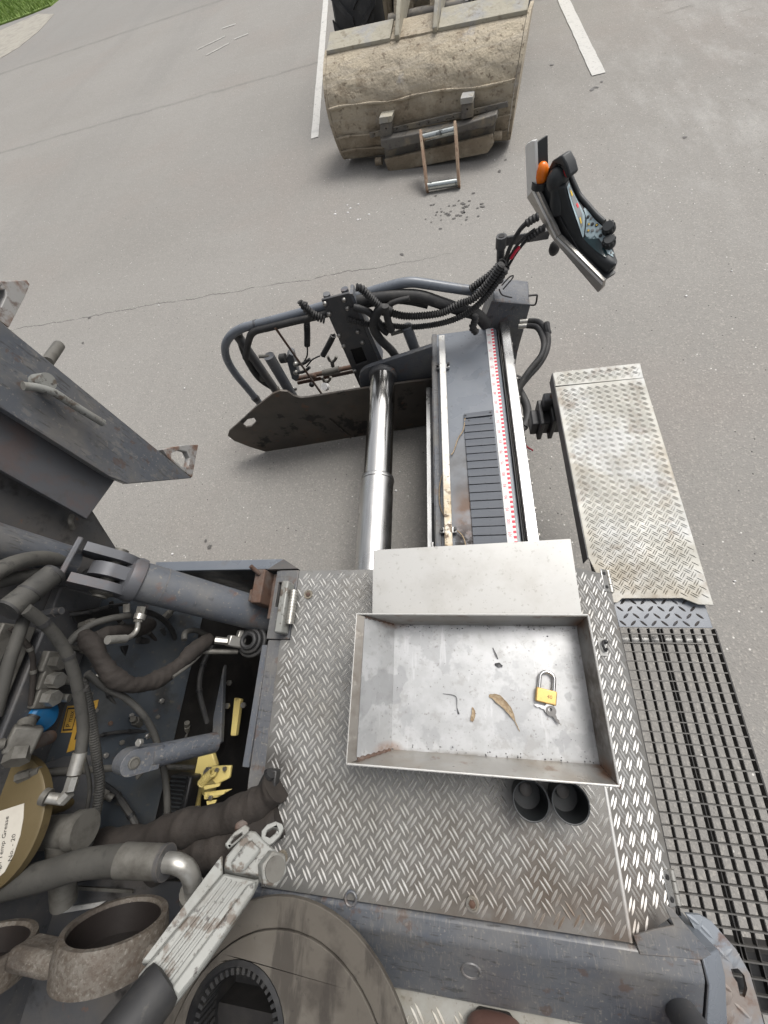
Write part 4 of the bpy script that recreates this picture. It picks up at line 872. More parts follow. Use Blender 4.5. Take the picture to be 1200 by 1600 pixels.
# rubber slat apron: every slat its own part
sl0 = None; n_s = 0; y = 1.058
SW, SP = .118, .0355
MB().prism([(.041, 1.062, HZ + .001), (.158, 1.066, HZ + .001), (.160, 1.092, HZ + .001), (.041, 1.085, HZ + .001)], (0, 0, .007)).build('apron_bar', 'slat', ex, bevel=.0015)
for xx, yy in ((.048, 1.075), (.150, 1.080), (.060, 1.045), (.150, 1.049)): MB().cyl((xx, yy, HZ + .008), (xx, yy, HZ + .0105), .0035, n=10).build('apron_rivet', 'black', ex)
while y > .27:
    if sl0 is None:
        sl0 = MB().add([Vec((.040 + a, y + b, HZ + .001 + c)) for a in (0, SW) for b, c in ((0, 0), (-SP + .0016, 0), (-SP + .0016, .0075), (-SP * .5, .0088), (-.003, .0068), (0, .004))],
            [tuple(range(6)), tuple(reversed(range(6, 12)))] + [(i, (i + 1) % 6, 6 + (i + 1) % 6, 6 + i) for i in range(6)]).build('apron_slat', 'slat', ex, smooth=25); ys0 = y
    else:
        i_ = inst(sl0, ((ys0 - y) * .014, y - ys0, random.uniform(0, .0006)))
    y -= SP
# centimetre scale
MB().lohi((.1665, .30, HZ + .001), (.2005, 1.578, HZ + .0035)).build('scale_strip', 'scale', ex)
tk = MB(); nm = MB()
yk = lambda k: 1.587 - k * .0101
for k in range(2, 128, 2):
    tk.lohi((.1895, yk(k) - .0050, HZ + .0036), (.2003, yk(k) + .0050, HZ + .0043))
tk.build('scale_ticks', 'redink', ex, smooth=0, kind='stuff')
for k in range(5, 126, 5):
    vs, fs = text_mesh(str(k), .0165, (.178, yk(k), HZ + .0036), (0, 1, 0), (-1, 0, 0), .0005); nm.add(vs, fs)
nm.build('scale_numbers', 'redink', ex, smooth=0, recalc=False, kind='stuff')
MB().lohi((.2165, .25, HZ - .06), (.231, 1.57, HZ - .02)).build('seal_gap', 'rubber', ex)
MB().lohi((.2185, .30, HZ - .0195), (.2225, 1.56, HZ + .006)).build('seal_lip', 'rubber', ex)
MB().lohi((.2315, .25, HZ - .022), (.2735, 1.60, HZ + .018)).build('slide_bar', 'steelbar', ex, bevel=.004)
for i in range(11):
    yy = .42 + i * .105; MB().hexnut((.2738, yy, HZ - .006), XA, .007, .006).build('rail_bolt', 'bolt', ex)
MB().lohi((.274, .35, .20), (.280, 1.55, HZ - .03)).build('outer_skirt', 'soot', ex)
# bits of wire on the hood
MB().tube([(.045, 1.062, HZ + .006), (.035, 1.00, HZ + .010), (.012, .96, HZ + .008), (-.008, .90, HZ + .006), (-.02, .88, HZ + .012)], .0022, 6, 6).build('wire', 'leaf', ex)
MB().tube([(-.052, .80, HZ + .018), (-.068, .74, HZ + .016), (-.070, .66, HZ + .014), (-.052, .60, HZ + .016)], .002, 6, 6).build('wire', 'leaf', ex)
MB().tube([(-.008, .545, HZ + .016), (.012, .52, HZ + .012), (.022, .47, HZ + .008), (.020, .42, HZ + .006)], .0024, 6, 6).build('wire', 'leaf', ex)

# telescopic guide tube
TX, TZc = -.337, .395
MB().cyl((TX, .815, TZc), (TX, 1.43, TZc), .0625, n=48).build('inner_guide_tube', 'chrome', ex)
MB().lathe((TX, .15, TZc), YA, [(.0695, 0), (.0695, .66), (.0725, .662), (.0725, .672), (.070, .680), (.064, .682), (.062, .67)], 48, cap=False).build('outer_guide_tube', 'chrome2', ex)
MB().lathe((TX, 1.375, TZc), YA, [(.0632, .02), (.068, .024), (.071, .035), (.071, .046)], 40, cap=False).build('tube_collar', 'soot', ex)

# mount plate and end plate
YN = YA
mp = [(561, 592), (563, 583), (569, 577), (580, 572), (676, 541), (676, 662), (560, 684), (572, 640)]
MB().prism([Yp(x, y, 1.425) for x, y in mp], (0, .022, 0)).build('mount_plate', 'bluedusty', ex, bevel=.003)
ga, gb = P(415, 706, .01), P(680, 662, .01); GD = (gb - ga); GD.z = 0; GD.normalize(); GN = Vec((-GD.y, GD.x, 0))
go = [(356, 681), (358, 674), (372, 662), (398, 638), (426, 616), (437, 611), (449, 612), (459, 619), (470, 622), (482, 621), (530, 613), (576, 606), (640, 597), (681, 592), (681, 662), (560, 682), (415, 706), (392, 699), (366, 689)]
gs = [(379, 664), (387, 655), (397, 653), (401, 659), (393, 667), (384, 668)]
MB().prism([hit(x, y, ga, GN) for x, y in go], GN * .012, [[hit(x, y, ga, GN) for x, y in gs]]).build('end_plate', 'gate', ex, bevel=.001)
MB().tube([hit(515, 655, ga - GN * .004, GN), hit(535, 672, ga - GN * .004, GN), hit(548, 684, ga - GN * .004, GN)], .006, 6, 3).build('weld_seam', 'gate', ex)

# handrail and bracket
def Yr(pts, y): return [Yp(a, b, y) for a, b in pts]
RY = 1.56
rp = Yr([(760, 457), (735, 454), (700, 449), (668, 444), (640, 441), (610, 447), (560, 462), (520, 474), (480, 486), (440, 497), (400, 507), (378, 513), (361, 524), (352, 541), (355, 562), (368, 584), (386, 606), (404, 628), (412, 640)], RY)
MB().tube(rp, .0205, 16, 6).build('handrail', 'hood', ex)
q = rp[10]; d_ = (rp[11] - rp[9]).normalized(); MB().cyl(q - d_ * .006, q + d_ * .006, .0225, n=20).build('rail_joint', 'blue', ex)
q = Yp(401, 624, RY); q2_ = Yp(397, 620, RY); MB().cyl(q, q2_, .0235, n=16).build('rail_clamp', 'bracketgrey', ex)
bpx = [(502, 469), (545, 458), (553, 474), (592, 566), (590, 600), (576, 636)]
sq = [(547, 547), (565, 542), (574, 565), (556, 571)]
bkp = MB().prism(Yr(bpx, 1.51), (0, .012, 0), [Yr(sq, 1.51)]).build('rail_bracket', 'bracketgrey', ex, bevel=.002)
MB().prism(Yr([(546, 459), (593, 566), (598, 563), (551, 459)], 1.511), (0, .06, 0)).build('bracket_flange', 'bluedusty', bkp, base=root_base(ex))
for a, b in ((610, 185), (712, 165), (632, 240), (730, 210), (685, 355), (785, 335), (710, 412), (810, 392), (770, 545)):
    c = Yp(330 + a / 3.43, 420 + b / 3.43, 1.51); MB().lathe(c, -YA, [(.011, 0), (.011, .005), (.006, .011)], 12).build('bracket_bolt', 'bolt', bkp, base=root_base(ex))
MB().prism(Yr([(542, 540), (570, 536), (580, 570), (554, 576)], 1.53), (0, .004, 0)).build('bracket_back', 'pit', bkp, base=root_base(ex))
for a, b, c, d in ((510, 459, 514, 474), (538, 451, 542, 464)): MB().cyl(Yp(a, b, 1.545), Yp(c, d, 1.545), .016, n=16).build('stub_pipe', 'bluedusty', ex)
# stand pipes
MB().cyl(Yp(368, 520, 1.60), Yp(452, 640, 1.60), .024, n=18).build('support_pipe', 'bracketgrey', ex)
pa, pb = Yp(420, 556, 1.47), Yp(466, 634, 1.47)
MB().cyl(pa, pb, .027, n=24).build('stand_pipe', 'bluedusty', ex); MB().cyl(pb + (pa - pb) * .10, pb + (pa - pb) * .02, .036, n=24).build('pipe_collar', 'bracketgrey', ex)
MB().hexnut(Yp(462, 607, 1.43), -YA, .009, .008).build('collar_bolt', 'bolt', ex)
MB().cyl(pa - Vec((.05, 0, -.004)), pa + Vec((.0, 0, -.004)), .009, n=12).build('grease_elbow', 'zincdirty', ex)
pc_ = Yp(635, 510, 1.50); pd_ = Yp(652, 556, 1.50)
MB().cyl(pc_, pd_, .025, n=24).build('stand_pipe', 'bluedusty', ex); MB().cyl(pc_ + Vec((-.075, 0, -.03)), pc_ + Vec((-.02, 0, -.02)), .009, n=12).build('grease_elbow', 'zincdirty', ex)
MB().cyl(Yp(430, 512, 1.52), Yp(503, 616, 1.52), .0058, n=8).build('tie_rod', 'rust', ex)
# spindle, valve and small hardware between rail and end plate
for dz, r_ in ((0, .013), (-.034, .010)):
    MB().cyl(Yp(462, 592, 1.62) + ZA * dz, Yp(566, 570, 1.62) + ZA * dz, r_, n=14).build('spindle', 'rust', ex)
MB().cyl(Yp(505, 583, 1.62), Yp(530, 577, 1.62), .018, n=14).build('spindle_nut', 'zincdirty', ex)
MB().prism(Yr([(447, 560), (452, 553), (458, 556), (467, 590), (462, 596), (456, 592)], 1.55), (0, .05, 0)).build('valve_block', 'bluedusty', ex, bevel=.002)
MB().lathe(Yp(441, 560, 1.55), -XA, [(.024, -.02), (.024, .01), (.018, .014)], 20).build('valve_knob', 'rubber', ex)
for a, b in ((462, 569), (462, 582)): 
    MB().ball(Yp(a, b, 1.54), .014, .014, .014).build('valve_ball', 'zinc', ex); MB().tube([Yp(a, b, 1.54), Yp(a + 12, b - 1, 1.54), Yp(a + 22, b - 8, 1.54)], .008, 8, 5).build('valve_hose', 'rubber', ex)
for a, b in ((519, 565), (510, 597)):
    w_ = MB()
    for sgn in (-1, 1): w_.tube([Yp(a, b, 1.58), Yp(a + 4 * sgn, b - 2, 1.58), Yp(a + 7 * sgn, b - 8, 1.58)], .008, 8, 4)
    w_.cyl(Yp(a, b + 1, 1.58), Yp(a + 1, b + 7, 1.58), .011, n=12); w_.build('wing_screw', 'zincdirty', ex)
c = Yp(506, 604, 1.50); MB().lathe(c, Vec((-.15, -.6, .8)), [(.0125, -.03), (.0205, -.03), (.0205, 0), (.0125, 0)], 24).build('pipe_socket', 'scale', ex)
MB().ball(Yp(487, 601, 1.53), .015, .015, .015).build('ball_handle', 'black', ex)
MB().ball(Yp(489, 588, 1.56), .020, .015, .02).build('spindle_joint', 'rust', ex)
for a, b, r_ in ((405, 570, .016), (415, 585, .020), (398, 560, .015), (425, 600, .018), (432, 608, .02), (410, 590, .022), (420, 595, .016)):
    MB().ball(Yp(a, b, 1.60), r_, r_, r_ * 1.3, 10, 7).build('hose_fitting', 'bracketgrey' if r_ < .02 else 'zincdirty', ex)
# bundled hoses and curly cables
def hose(name, pts, y, r, m='rubber', n=10, k=7, parent=None):
    ys = y if isinstance(y, (list, tuple)) else [y] * len(pts)
    return MB().tube([Yp(a, b, yy) for (a, b), yy in zip(pts, ys)], r, n, k).build(name, m, parent or ex)
hose('hose_bundle', [(384, 560), (388, 535), (396, 519), (420, 512), (460, 502), (500, 493), (540, 480)], 1.535, .017)
hose('hose_bundle', [(372, 520), (386, 560), (405, 590), (428, 606)], 1.60, .020)
hose('hose_bundle', [(548, 474), (580, 467), (620, 462), (655, 463), (690, 474), (722, 485), (745, 492), (760, 508)], 1.535, .026, 'rubber')
hose('hose_bundle', [(548, 482), (580, 475), (610, 470), (640, 472), (668, 478)], 1.545, .013, 'rubber')
hose('strap_hose', [(612, 485), (596, 482), (586, 496), (584, 512), (594, 530), (612, 548), (624, 566)], 1.49, .020, 'rubber')
hose('strap_hose', [(552, 480), (575, 487), (590, 502), (600, 516), (606, 520)], 1.50, .016, 'rubber')
hose('strap_hose', [(602, 478), (606, 500), (612, 517)], 1.48, .016, 'rubber')
hose('strap_hose', [(596, 490), (612, 474), (640, 466)], 1.50, .012, 'rubber')
MB().corrugated([Yp(a, b, 1.50) for a, b in ((556, 449), (566, 452), (580, 466), (598, 482), (622, 492), (650, 494), (690, 489), (716, 476), (740, 466), (765, 440), (785, 412))], .015, .011, .18).build('curly_cable', 'rubber', ex)
MB().corrugated([Yp(a, b, 1.50) for a, b in ((543, 499), (570, 506), (600, 508), (640, 511), (680, 507), (715, 497), (745, 478), (772, 447), (790, 420))], .0125, .010, .16).build('curly_cable', 'rubber', ex)
MB().corrugated([Yp(a, b, 1.53) for a, b in ((735, 452), (752, 440), (768, 428), (780, 415))], .015, .011, .18).build('curly_cable', 'rubber', ex)
MB().corrugated([Yp(a, b, 1.50) for a, b in ((742, 492), (742, 502), (738, 512), (745, 520))], .014, .012, .2).build('curly_cable', 'rubber', ex)
MB().coil([Yp(a, b, 1.52) for a, b in ((474, 473), (478, 482), (490, 492), (507, 499))], .015, .005, .013).build('curly_cable', 'rubber', ex)
MB().coil([Yp(a, b, 1.56) for a, b in ((479, 501), (480, 518), (480, 540))], .012, .0042, .010).build('curly_cable', 'rubber', ex)
hose('thin_cable', [(480, 541), (480, 555), (475, 565), (470, 568)], 1.56, .004); hose('thin_cable', [(479, 573), (488, 562), (500, 556)], 1.56, .004)
MB().coil([Yp(a, b, 1.56) for a, b in ((521, 524), (514, 538), (504, 556))], .011, .0045, .0085).build('curly_cable', 'rubber', ex)
MB().coil([Yp(a, b, 1.51) for a, b in ((468, 470), (474, 478), (486, 487))], .010, .004, .010).build('curly_cable', 'rubber', ex)

# terminal box on the outer end
jb = [(771, 470), (828, 476), (808, 548), (801, 590), (797, 610), (784, 540), (752, 519)]
jp = [Yp(a, b, 1.60) for a, b in jb]
MB().prism(jp, (.012, .16, 0)).build('terminal_box', 'blue', ex, bevel=.006, seg=3)
MB().prism([p + Vec((-.008 if i in (0, 6) else .002, -.006, .004 if i < 2 else 0)) for i, p in enumerate(jp)], (0, .005, 0)).build('box_lid', 'blue', ex, bevel=.002)
q = Yp(838, 466, 1.66); MB().tube([Yp(826, 462, 1.66), Yp(838, 461, 1.66), Yp(839, 465, 1.66), Yp(836, 476, 1.66), Yp(826, 476, 1.66)], .0042, 8, 4).build('box_handle', 'black', ex)
MB().tube([Yp(784, 446, 1.57), Yp(796, 433, 1.60), Yp(802, 431, 1.62), Yp(799, 437, 1.60), Yp(786, 452, 1.57)], .003, 6, 5).build('wire_loop', 'black', ex)
MB().tube([Yp(780, 452, 1.585), Yp(785, 461, 1.585), Yp(800, 465, 1.585)], .003, 6, 5).build('wire_tail', 'black', ex)
for dx, dy in ((0, 0), (-2, 7)):
    MB().cyl(P(812 + dx, 503 + dy, .49), P(826 + dx, 502 + dy, .49), .011, n=12).build('hose_ferrule', 'zinc', ex)
hz = .50
MB().tube([P(a, b, c) for a, b, c in ((826, 502, .49), (840, 503, .50), (850, 512, .51), (856, 528, .51), (853, 550, .50), (842, 570, .48), (826, 588, .46), (812, 606, .44), (806, 622, .42))], .013, 10, 7).build('hose_loop', 'rubber', ex)
MB().tube([P(a, b, c) for a, b, c in ((824, 509, .49), (838, 511, .50), (846, 522, .51), (850, 538, .52), (845, 556, .51), (830, 575, .49), (818, 592, .47), (808, 612, .44))], .012, 10, 7).build('hose_loop', 'rubber', ex)
MB().tube([P(854, 506, .52), P(855, 514, .52), P(857, 522, .51)], .014, 8, 4).build('hose_tie', 'rubber', ex)
for pts, r_ in ((((804, 598), (812, 612), (822, 632), (824, 650), (818, 668)), .018), (((808, 612), (806, 640), (812, 664)), .02), (((818, 622), (826, 640), (822, 662), (816, 672)), .012), (((803, 600), (806, 596), (808, 600)), .03)):
    MB().tube([P(a, b, .40) for a, b in pts], r_, 10, 6).build('skirt_hose', 'rubber', ex)
for i, (a, b) in enumerate(((815, 672), (817, 684), (818, 696), (819, 706), (820, 716))):
    MB().ball(P(a, b, .36), .010, .014, .010, 10, 6).build('cable_plug', 'redink' if i in (0, 3) else 'scale', ex)
MB().tube([P(818, 693, .36), P(826, 700, .36), P(833, 704, .36)], .004, 6, 4).build('wire_tail', 'redink', ex)

# ------------------------------------------------------------------ operator's control panel on its swivel arm
PV = Vec((.85, .5, .1)).normalized(); PU = Vec((.45, -.35, -.82)); PU = (PU - PU.dot(PV) * PV).normalized(); PN = PU.cross(PV).normalized(); PO = Vec((.45, 1.62, .78))
cp = thing('control_panel', 'charcoal remote control panel with blue keypad on folded aluminium bracket', 'control panel', tuple(PO))
def ph(px, off=0.0): return [hit(a, b, PO + PV * off, PV) for a, b in px]
def pprism(name, px, off, th, m, bev=.003, parent=None, seg=2):
    return MB().prism(ph(px, off), PV * th).build(name, m, parent or cp, bevel=bev, seg=seg, base=PO)
# bracket: folded channel; near flange, lip in the lit colour, web behind
pprism('bracket_flange', [(820.5, 228), (824, 224), (827, 223), (829, 221), (835, 220), (838, 292), (823.5, 308)], -.02, .012, 'brklit', .0012)
pprism('bracket_flange', [(823, 309), (832, 297), (838, 293), (873, 368), (866, 377)], -.02, .012, 'brkalu', .0012)
pprism('bracket_flange', [(866, 377.5), (873, 368.5), (943, 439), (941, 450), (934, 457)], -.02, .012, 'brkalu', .0012)
pprism('bracket_lip', [(831, 300), (834, 297), (869, 370.5), (867.5, 373)], -.0225, .002, 'brklit', .0004)
pprism('bracket_lip', [(868.5, 373), (870.5, 371), (941, 442), (940.5, 446)], -.0225, .002, 'brklit', .0004)
pprism('bracket_web', [(836, 223), (838.5, 223), (841, 292), (875, 366), (946, 436), (943, 440), (872, 370), (838, 294)], -.0075, .045, 'plastic', .0004)
pprism('mount_pad', [(852, 318), (862, 312), (880, 350), (905, 392), (936, 424), (938, 432), (932, 430), (896, 394), (868, 352)], .0, .03, 'black', .002)
# console body lofted between its traced edges
B_n = [(862, 290), (863, 312), (870, 331), (878, 346), (885, 361), (896, 381), (914, 404), (932, 418), (946, 431)]
T_n = [(883, 290), (887, 308), (895, 333), (904, 358), (910, 374), (925, 389), (943, 404), (957, 410), (965, 412)]
T_f = [(889, 277), (898, 297), (904, 309), (916, 322), (931, 341), (946, 355), (955, 374), (960, 393), (966, 408)]
NS = 40
def resample(px, off):
    pp = spline([hit(a, b, PO + PV * off, PV) for a, b in px], 8); cum = [0]
    for i in range(1, len(pp)): cum.append(cum[-1] + (pp[i] - pp[i - 1]).length)
    out = []; q = 0
    for i in range(NS + 1):
        d = cum[-1] * i / NS
        while q < len(pp) - 2 and cum[q + 1] < d: q += 1
        out.append(pp[q].lerp(pp[q + 1], (d - cum[q]) / max(cum[q + 1] - cum[q], 1e-9)))
    return out
cb_, ctn, ctf = resample(B_n, .004), resample(T_n, .010), resample(T_f, .066)
def tnorm(i):
    d = ctn[min(i + 1, NS)] - ctn[max(i - 1, 0)]; n_ = d.cross(ctf[i] - ctn[i]).normalized(); return n_ if n_.dot(O0 - ctn[i]) > 0 else -n_
cm_ = MB(); vs = []; ring = 9
for i in range(NS + 1):
    n_ = tnorm(i); side = (cb_[i] - ctn[i]); e = .006
    vs += [cb_[i] + PV * .006, cb_[i] - side * .10 - PV * .002, cb_[i] - side * .5 - PV * .004, ctn[i] + side * .12 - PV * .001, ctn[i] + n_ * .002 + PV * .004,
           ctf[i] + n_ * .002 - PV * .003, ctf[i] - n_ * .006 + PV * .003, ctf[i] - n_ * .035, cb_[i] + PV * .05]
fs = [(i * ring + j, i * ring + (j + 1) % ring, (i + 1) * ring + (j + 1) % ring, (i + 1) * ring + j) for i in range(NS) for j in range(ring)] + [tuple(reversed(range(ring))), tuple(NS * ring + j for j in range(ring))]
cm_.add(vs, fs); hb = cm_.build('housing', 'plastic', cp, smooth=80, base=PO); md = hb.modifiers.new('s', 'SUBSURF'); md.levels = 1; md.render_levels = 1
def surf(s_, v, lift):
    f = s_ * NS; i = min(int(f), NS - 1); t = f - i; a = ctn[i].lerp(ctn[i + 1], t); b = ctf[i].lerp(ctf[i + 1], t); return a.lerp(b, v) + tnorm(i) * (.0028 + lift)
def film(name, rows, m, lift, sub=10):
    """rows: (s, v0, v1) stations of a printed film lying on the top face"""
    st = []
    for k in range(len(rows) - 1):
        for q in range(sub):
            t = q / sub; st.append(tuple(a + (b - a) * t for a, b in zip(rows[k], rows[k + 1])))
    st.append(rows[-1]); n_ = len(st); vs = []
    for dl in (0, .0009):
        for s_, v0, v1 in st: vs += [surf(s_, v0, lift + dl), surf(s_, v1, lift + dl)]
    o = 2 * n_; fs = []
    for i in range(n_ - 1):
        a = 2 * i; fs += [(o + a, o + a + 1, o + a + 3, o + a + 2), (a, a + 2, o + a + 2, o + a), (a + 1, o + a + 1, o + a + 3, a + 3)]
    return MB().add(vs, fs).build(name, m, cp, smooth=30, base=PO)
film('legend_film', [(.02, .10, .55), (.20, .06, .72), (.38, .05, .62), (.50, .05, .12)], 'keys', 0)
film('legend_strip', [(.05, .22, .52), (.20, .20, .64), (.34, .18, .50), (.42, .14, .26)], 'filmgrey', .0011)
film('legend_mark', [(.08, .30, .44), (.13, .30, .44)], 'yellow', .0022, 2); film('legend_mark', [(.22, .40, .56), (.26, .40, .56)], 'red', .0022, 2); film('legend_mark', [(.34, .22, .32), (.39, .18, .26)], 'yellow', .0022, 2)
film('keypad', [(.33, .74, .84), (.42, .60, .90), (.50, .22, .92), (.56, .18, .93), (.66, .50, .93), (.76, .46, .90), (.84, .36, .72), (.92, .46, .80)], 'keys', 0)
film('display', [(.52, .06, .16), (.60, .05, .46), (.72, .05, .44), (.84, .10, .34)], 'darkfilm', 0)
for i, (s_, v) in enumerate(((.42, .72), (.46, .82), (.47, .58), (.51, .72), (.51, .42), (.55, .55), (.56, .82), (.60, .68), (.62, .84), (.66, .62), (.68, .80), (.72, .56), (.74, .76), (.80, .50), (.87, .56), (.91, .64))):
    p_ = surf(s_, v, .0011); n__ = tnorm(int(s_ * NS)); kb = MB().lathe(p_, n__, [(.0058, 0), (.0058, .0009), (.0048, .0014)], 14).build('key_button', 'filmgrey' if i % 3 else 'plastic', cp, base=PO)
    if i in (2, 4, 6): MB().lathe(surf(s_, v, .0027), n__, [(.0030, 0), (.0026, .0006)], 10).build('key_mark', 'yellow', kb, base=PO)
for s_, v, r_ in ((.79, .76, .022), (.70, 1.08, .022)):
    p_ = surf(s_, v, -.004); n__ = tnorm(int(s_ * NS)); kn = MB(); prof_ = [(r_, 0), (r_, .010), (r_ * .86, .014), (r_ * .86, .026), (r_ * .72, .030)]; kn.lathe(p_, n__, prof_, 22); kn.build('rotary_knob', 'plastic', cp, base=PO)
    u_, v_ = basis(n__)
    for q in range(11):
        a = 2 * math.pi * q / 11; MB().box(p_ + n__ * .020 + (u_ * math.cos(a) + v_ * math.sin(a)) * r_ * .88, .004, .004, .012, (u_, v_, n__)).build('knob_rib', 'plastic', cp, base=PO)
# raised far rim, grip horn, ball joystick, stop button, beacon
MB().tube([hit(a, b, PO + PV * .070, PV) for a, b in ((890, 272), (899, 292), (906, 306), (918, 320), (932, 336), (944, 347))], .009, 10, 6).build('far_rim', 'plastic', cp, base=PO)
pprism('grip_horn', [(854, 292), (855, 266), (862, 252), (877, 243), (885, 258), (890, 276), (885, 281), (880, 268), (872, 259), (864, 264), (862, 272), (866, 292)], .02, .040, 'plastic', .007, seg=3)
MB().ball(hit(871, 281, PO + PV * .022, PV), .038, .034, .040, 22, 14).build('joystick', 'plastic', cp, base=PO)
MB().lathe(hit(871, 288, PO + PV * .02, PV), hit(876, 330, PO + PV * .02, PV) - hit(871, 288, PO + PV * .02, PV), [(.030, 0), (.027, .02), (.034, .05), (.030, .09)], 22).build('joystick_boot', 'plastic', cp, base=PO)
MB().lathe(hit(884, 269, PO + PV * .04, PV), PN if PN.dot(O0 - PO) > 0 else -PN, [(.011, -.015), (.015, -.010), (.017, .008), (.012, .014)], 20).build('stop_button', 'red', cp, base=PO)
bc_ = hit(846, 272, PO + PV * .006, PV); MB().ball(bc_, .026, .026, .038, 20, 14).build('beacon_lens', 'orange', cp, base=PO); MB().cyl(bc_ - ZA * .042, bc_ - ZA * .020, .030, n=22).build('beacon_base', 'plastic', cp, base=PO)
pprism('side_pod', [(842, 302), (852, 290), (863, 284), (866, 312), (862, 326)], .0, .05, 'plastic', .007, seg=3)
# swivel arm and post
a_, b_ = Yp(783, 378, 1.66), hit(858, 366, PO + PV * .03, PV)
MB().cyl(a_ - ZA * .022, a_ + ZA * .022, .021, n=20).build('swivel_hub', 'bracketgrey', cp); MB().lathe(a_ + ZA * .0222, ZA, [(.012, 0), (.012, .002), (.008, .002)], 16).build('hub_cap', 'pit', cp)
ad = (b_ - a_).normalized(); av = ad.cross(ZA).normalized(); MB().box((a_ + b_) / 2 + ad * .01, (b_ - a_).length - .02, .012, .034, (ad, av, av.cross(ad))).build('swivel_arm', 'bracketgrey', cp, bevel=.003)
MB().cyl(a_ - ZA * .02, Yp(781, 440, 1.66), .016, n=16).build('swivel_post', 'bracketgrey', cp)
MB().ball(hit(866, 388, PO + PV * .03, PV), .022, .022, .030, 12, 8).build('clamp_knob', 'rubber', cp)
for pts, r_ in ((((782, 430), (790, 405), (800, 380), (815, 356), (832, 342)), .009), (((786, 425), (800, 395), (815, 375), (836, 358)), .006), (((790, 424), (806, 396), (826, 372), (842, 362)), .006)):
    MB().tube([Yp(a, b, 1.63) for a, b in pts], r_, 8, 6).build('cable', 'rubber', cp)
MB().tube([Yp(798, 404, 1.625), Yp(806, 392, 1.625), Yp(812, 386, 1.625)], .0065, 6, 4).build('cable_tape', 'redink', cp)
MB().corrugated([Yp(a, b, 1.63) for a, b in ((822, 350), (832, 343), (842, 338))], .014, .010, .12).build('cable_boot', 'rubber', cp)
MB().corrugated([Yp(a, b, 1.63) for a, b in ((824, 374), (835, 366), (846, 358), (852, 356))], .013, .010, .15).build('cable_boot', 'rubber', cp)
for i, (dx, dy) in enumerate(((0, 0), (4, 6), (-4, 4), (2, 12))):
    MB().coil([Yp(a + dx, b + dy, 1.61 + .01 * i) for a, b in ((760, 437), (770, 428), (782, 417), (787, 408))], .014, .006, .014).build('curly_cable', 'rubber', cp)
# ================================================================== rear of the paving machine (left)
pv = thing('paving_machine', 'rear of a blue grey paving machine with hoses and lift cylinder', 'paver', (-1.1, -.2, 0))
def part(mb, name, m, bevel=0, parent=None, smooth=40, seg=2): return mb.build(name, m, parent or pv, smooth=smooth, bevel=bevel, seg=seg, base=root_base(pv))
SO = Vec((-.985, 0, .908)); SD = Vec((.19, 0, -.36)).normalized(); SNp = Vec((.36, 0, .19)).normalized()
part(MB().prism([SO + YA * a + SD * b for a, b in ((-.40, 0), (.315, 0), (.315, .30), (-.40, .30))], -SNp * .02), 'rear_panel', 'bluepanel', .004)
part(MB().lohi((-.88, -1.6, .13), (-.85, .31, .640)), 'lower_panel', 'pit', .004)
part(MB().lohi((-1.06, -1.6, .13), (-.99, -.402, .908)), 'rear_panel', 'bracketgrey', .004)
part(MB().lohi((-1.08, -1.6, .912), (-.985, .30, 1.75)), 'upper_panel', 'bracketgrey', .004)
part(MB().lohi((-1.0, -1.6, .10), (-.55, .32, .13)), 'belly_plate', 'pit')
part(MB().lohi((-3.4, -2.0, .35), (-1.085, .30, 1.70)), 'body', 'bluedusty', .02)
part(MB().lohi((-3.2, -1.9, 2.40), (-.72, .60, 2.47)), 'shade_roof', 'hood', .02)  # unseen roof, added to shade the hose bay
for xx, yy in ((-3.0, .2), (-3.0, -1.7), (-1.25, .15), (-1.25, -1.7)): part(MB().cyl((xx, yy, 1.7), (xx, yy, 2.40), .035, n=16), 'shade_roof_post', 'bracketgrey')  # posts of the added roof
for yy in (.05, -1.75): part(MB().lathe((-2.3, yy, .35), YA, [(.20, 0), (.35, .02), (.35, .28), (.20, .30)], 40), 'wheel', 'tyre')
# tall vertical plates at the rear corner
XB = -.88
bpx = [(300, 747), (14, 513), (-120, 400), (-120, 565), (0, 636), (172, 745), (200, 756)]
part(MB().prism([W(a, b, XB) for a, b in bpx], (-.016, 0, 0)), 'corner_plate', 'blue', .002)
part(MB().prism([W(a, b, XB - .017) for a, b in ((300, 746), (283, 733), (262, 714), (255, 702), (290, 695), (310, 695), (301, 744))], (-.02, 0, 0), [[W(a, b, XB - .017) for a, b in ((268, 716), (268, 708), (280, 703), (292, 706), (297, 716), (294, 730), (284, 729))]]), 'lifting_eye', 'eyerust', .002)
part(MB().prism([W(a, b, XB - .017) for a, b in ((14, 512), (-30, 480), (-40, 440), (5, 439), (42, 437), (47, 444), (40, 462))], (-.02, 0, 0), [[W(a, b, XB - .017) for a, b in ((-4, 462), (-6, 455), (8, 452), (10, 462), (2, 480), (-8, 478))]]), 'lifting_eye', 'eyerust', .002)
part(MB().cyl(W(92, 540, XB - .06), W(74, 566, XB - .012), .012, n=14), 'locking_pin', 'zincdirty')
hd = W(58, 598, XB) + Vec((.012, 0, 0))
part(MB().cyl(hd - XA * .012, hd + XA * .018, .018, n=16), 'handle_boss', 'palepaint')
part(MB().tube([W(36, 603, XB + .02), W(60, 606, XB + .025), W(85, 614, XB + .03), (W(110, 630, XB + .03)), W(136, 646, XB + .03), W(161, 661, XB + .03)], .0088, 12, 6), 'handle', 'palepaint')
part(MB().prism([W(a, b, XB - .045) for a, b in ((181, 748), (176, 756), (136, 811), (-60, 700), (-120, 560), (0, 640))], (-.012, 0, 0)), 'inner_plate', 'rustgrey', .002)
part(MB().prism([W(a, b, XB - .10) for a, b in ((146, 800), (184, 860), (120, 900), (-60, 860), (-90, 560), (60, 700))], (-.012, 0, 0)), 'inner_plate', 'soot', .002)
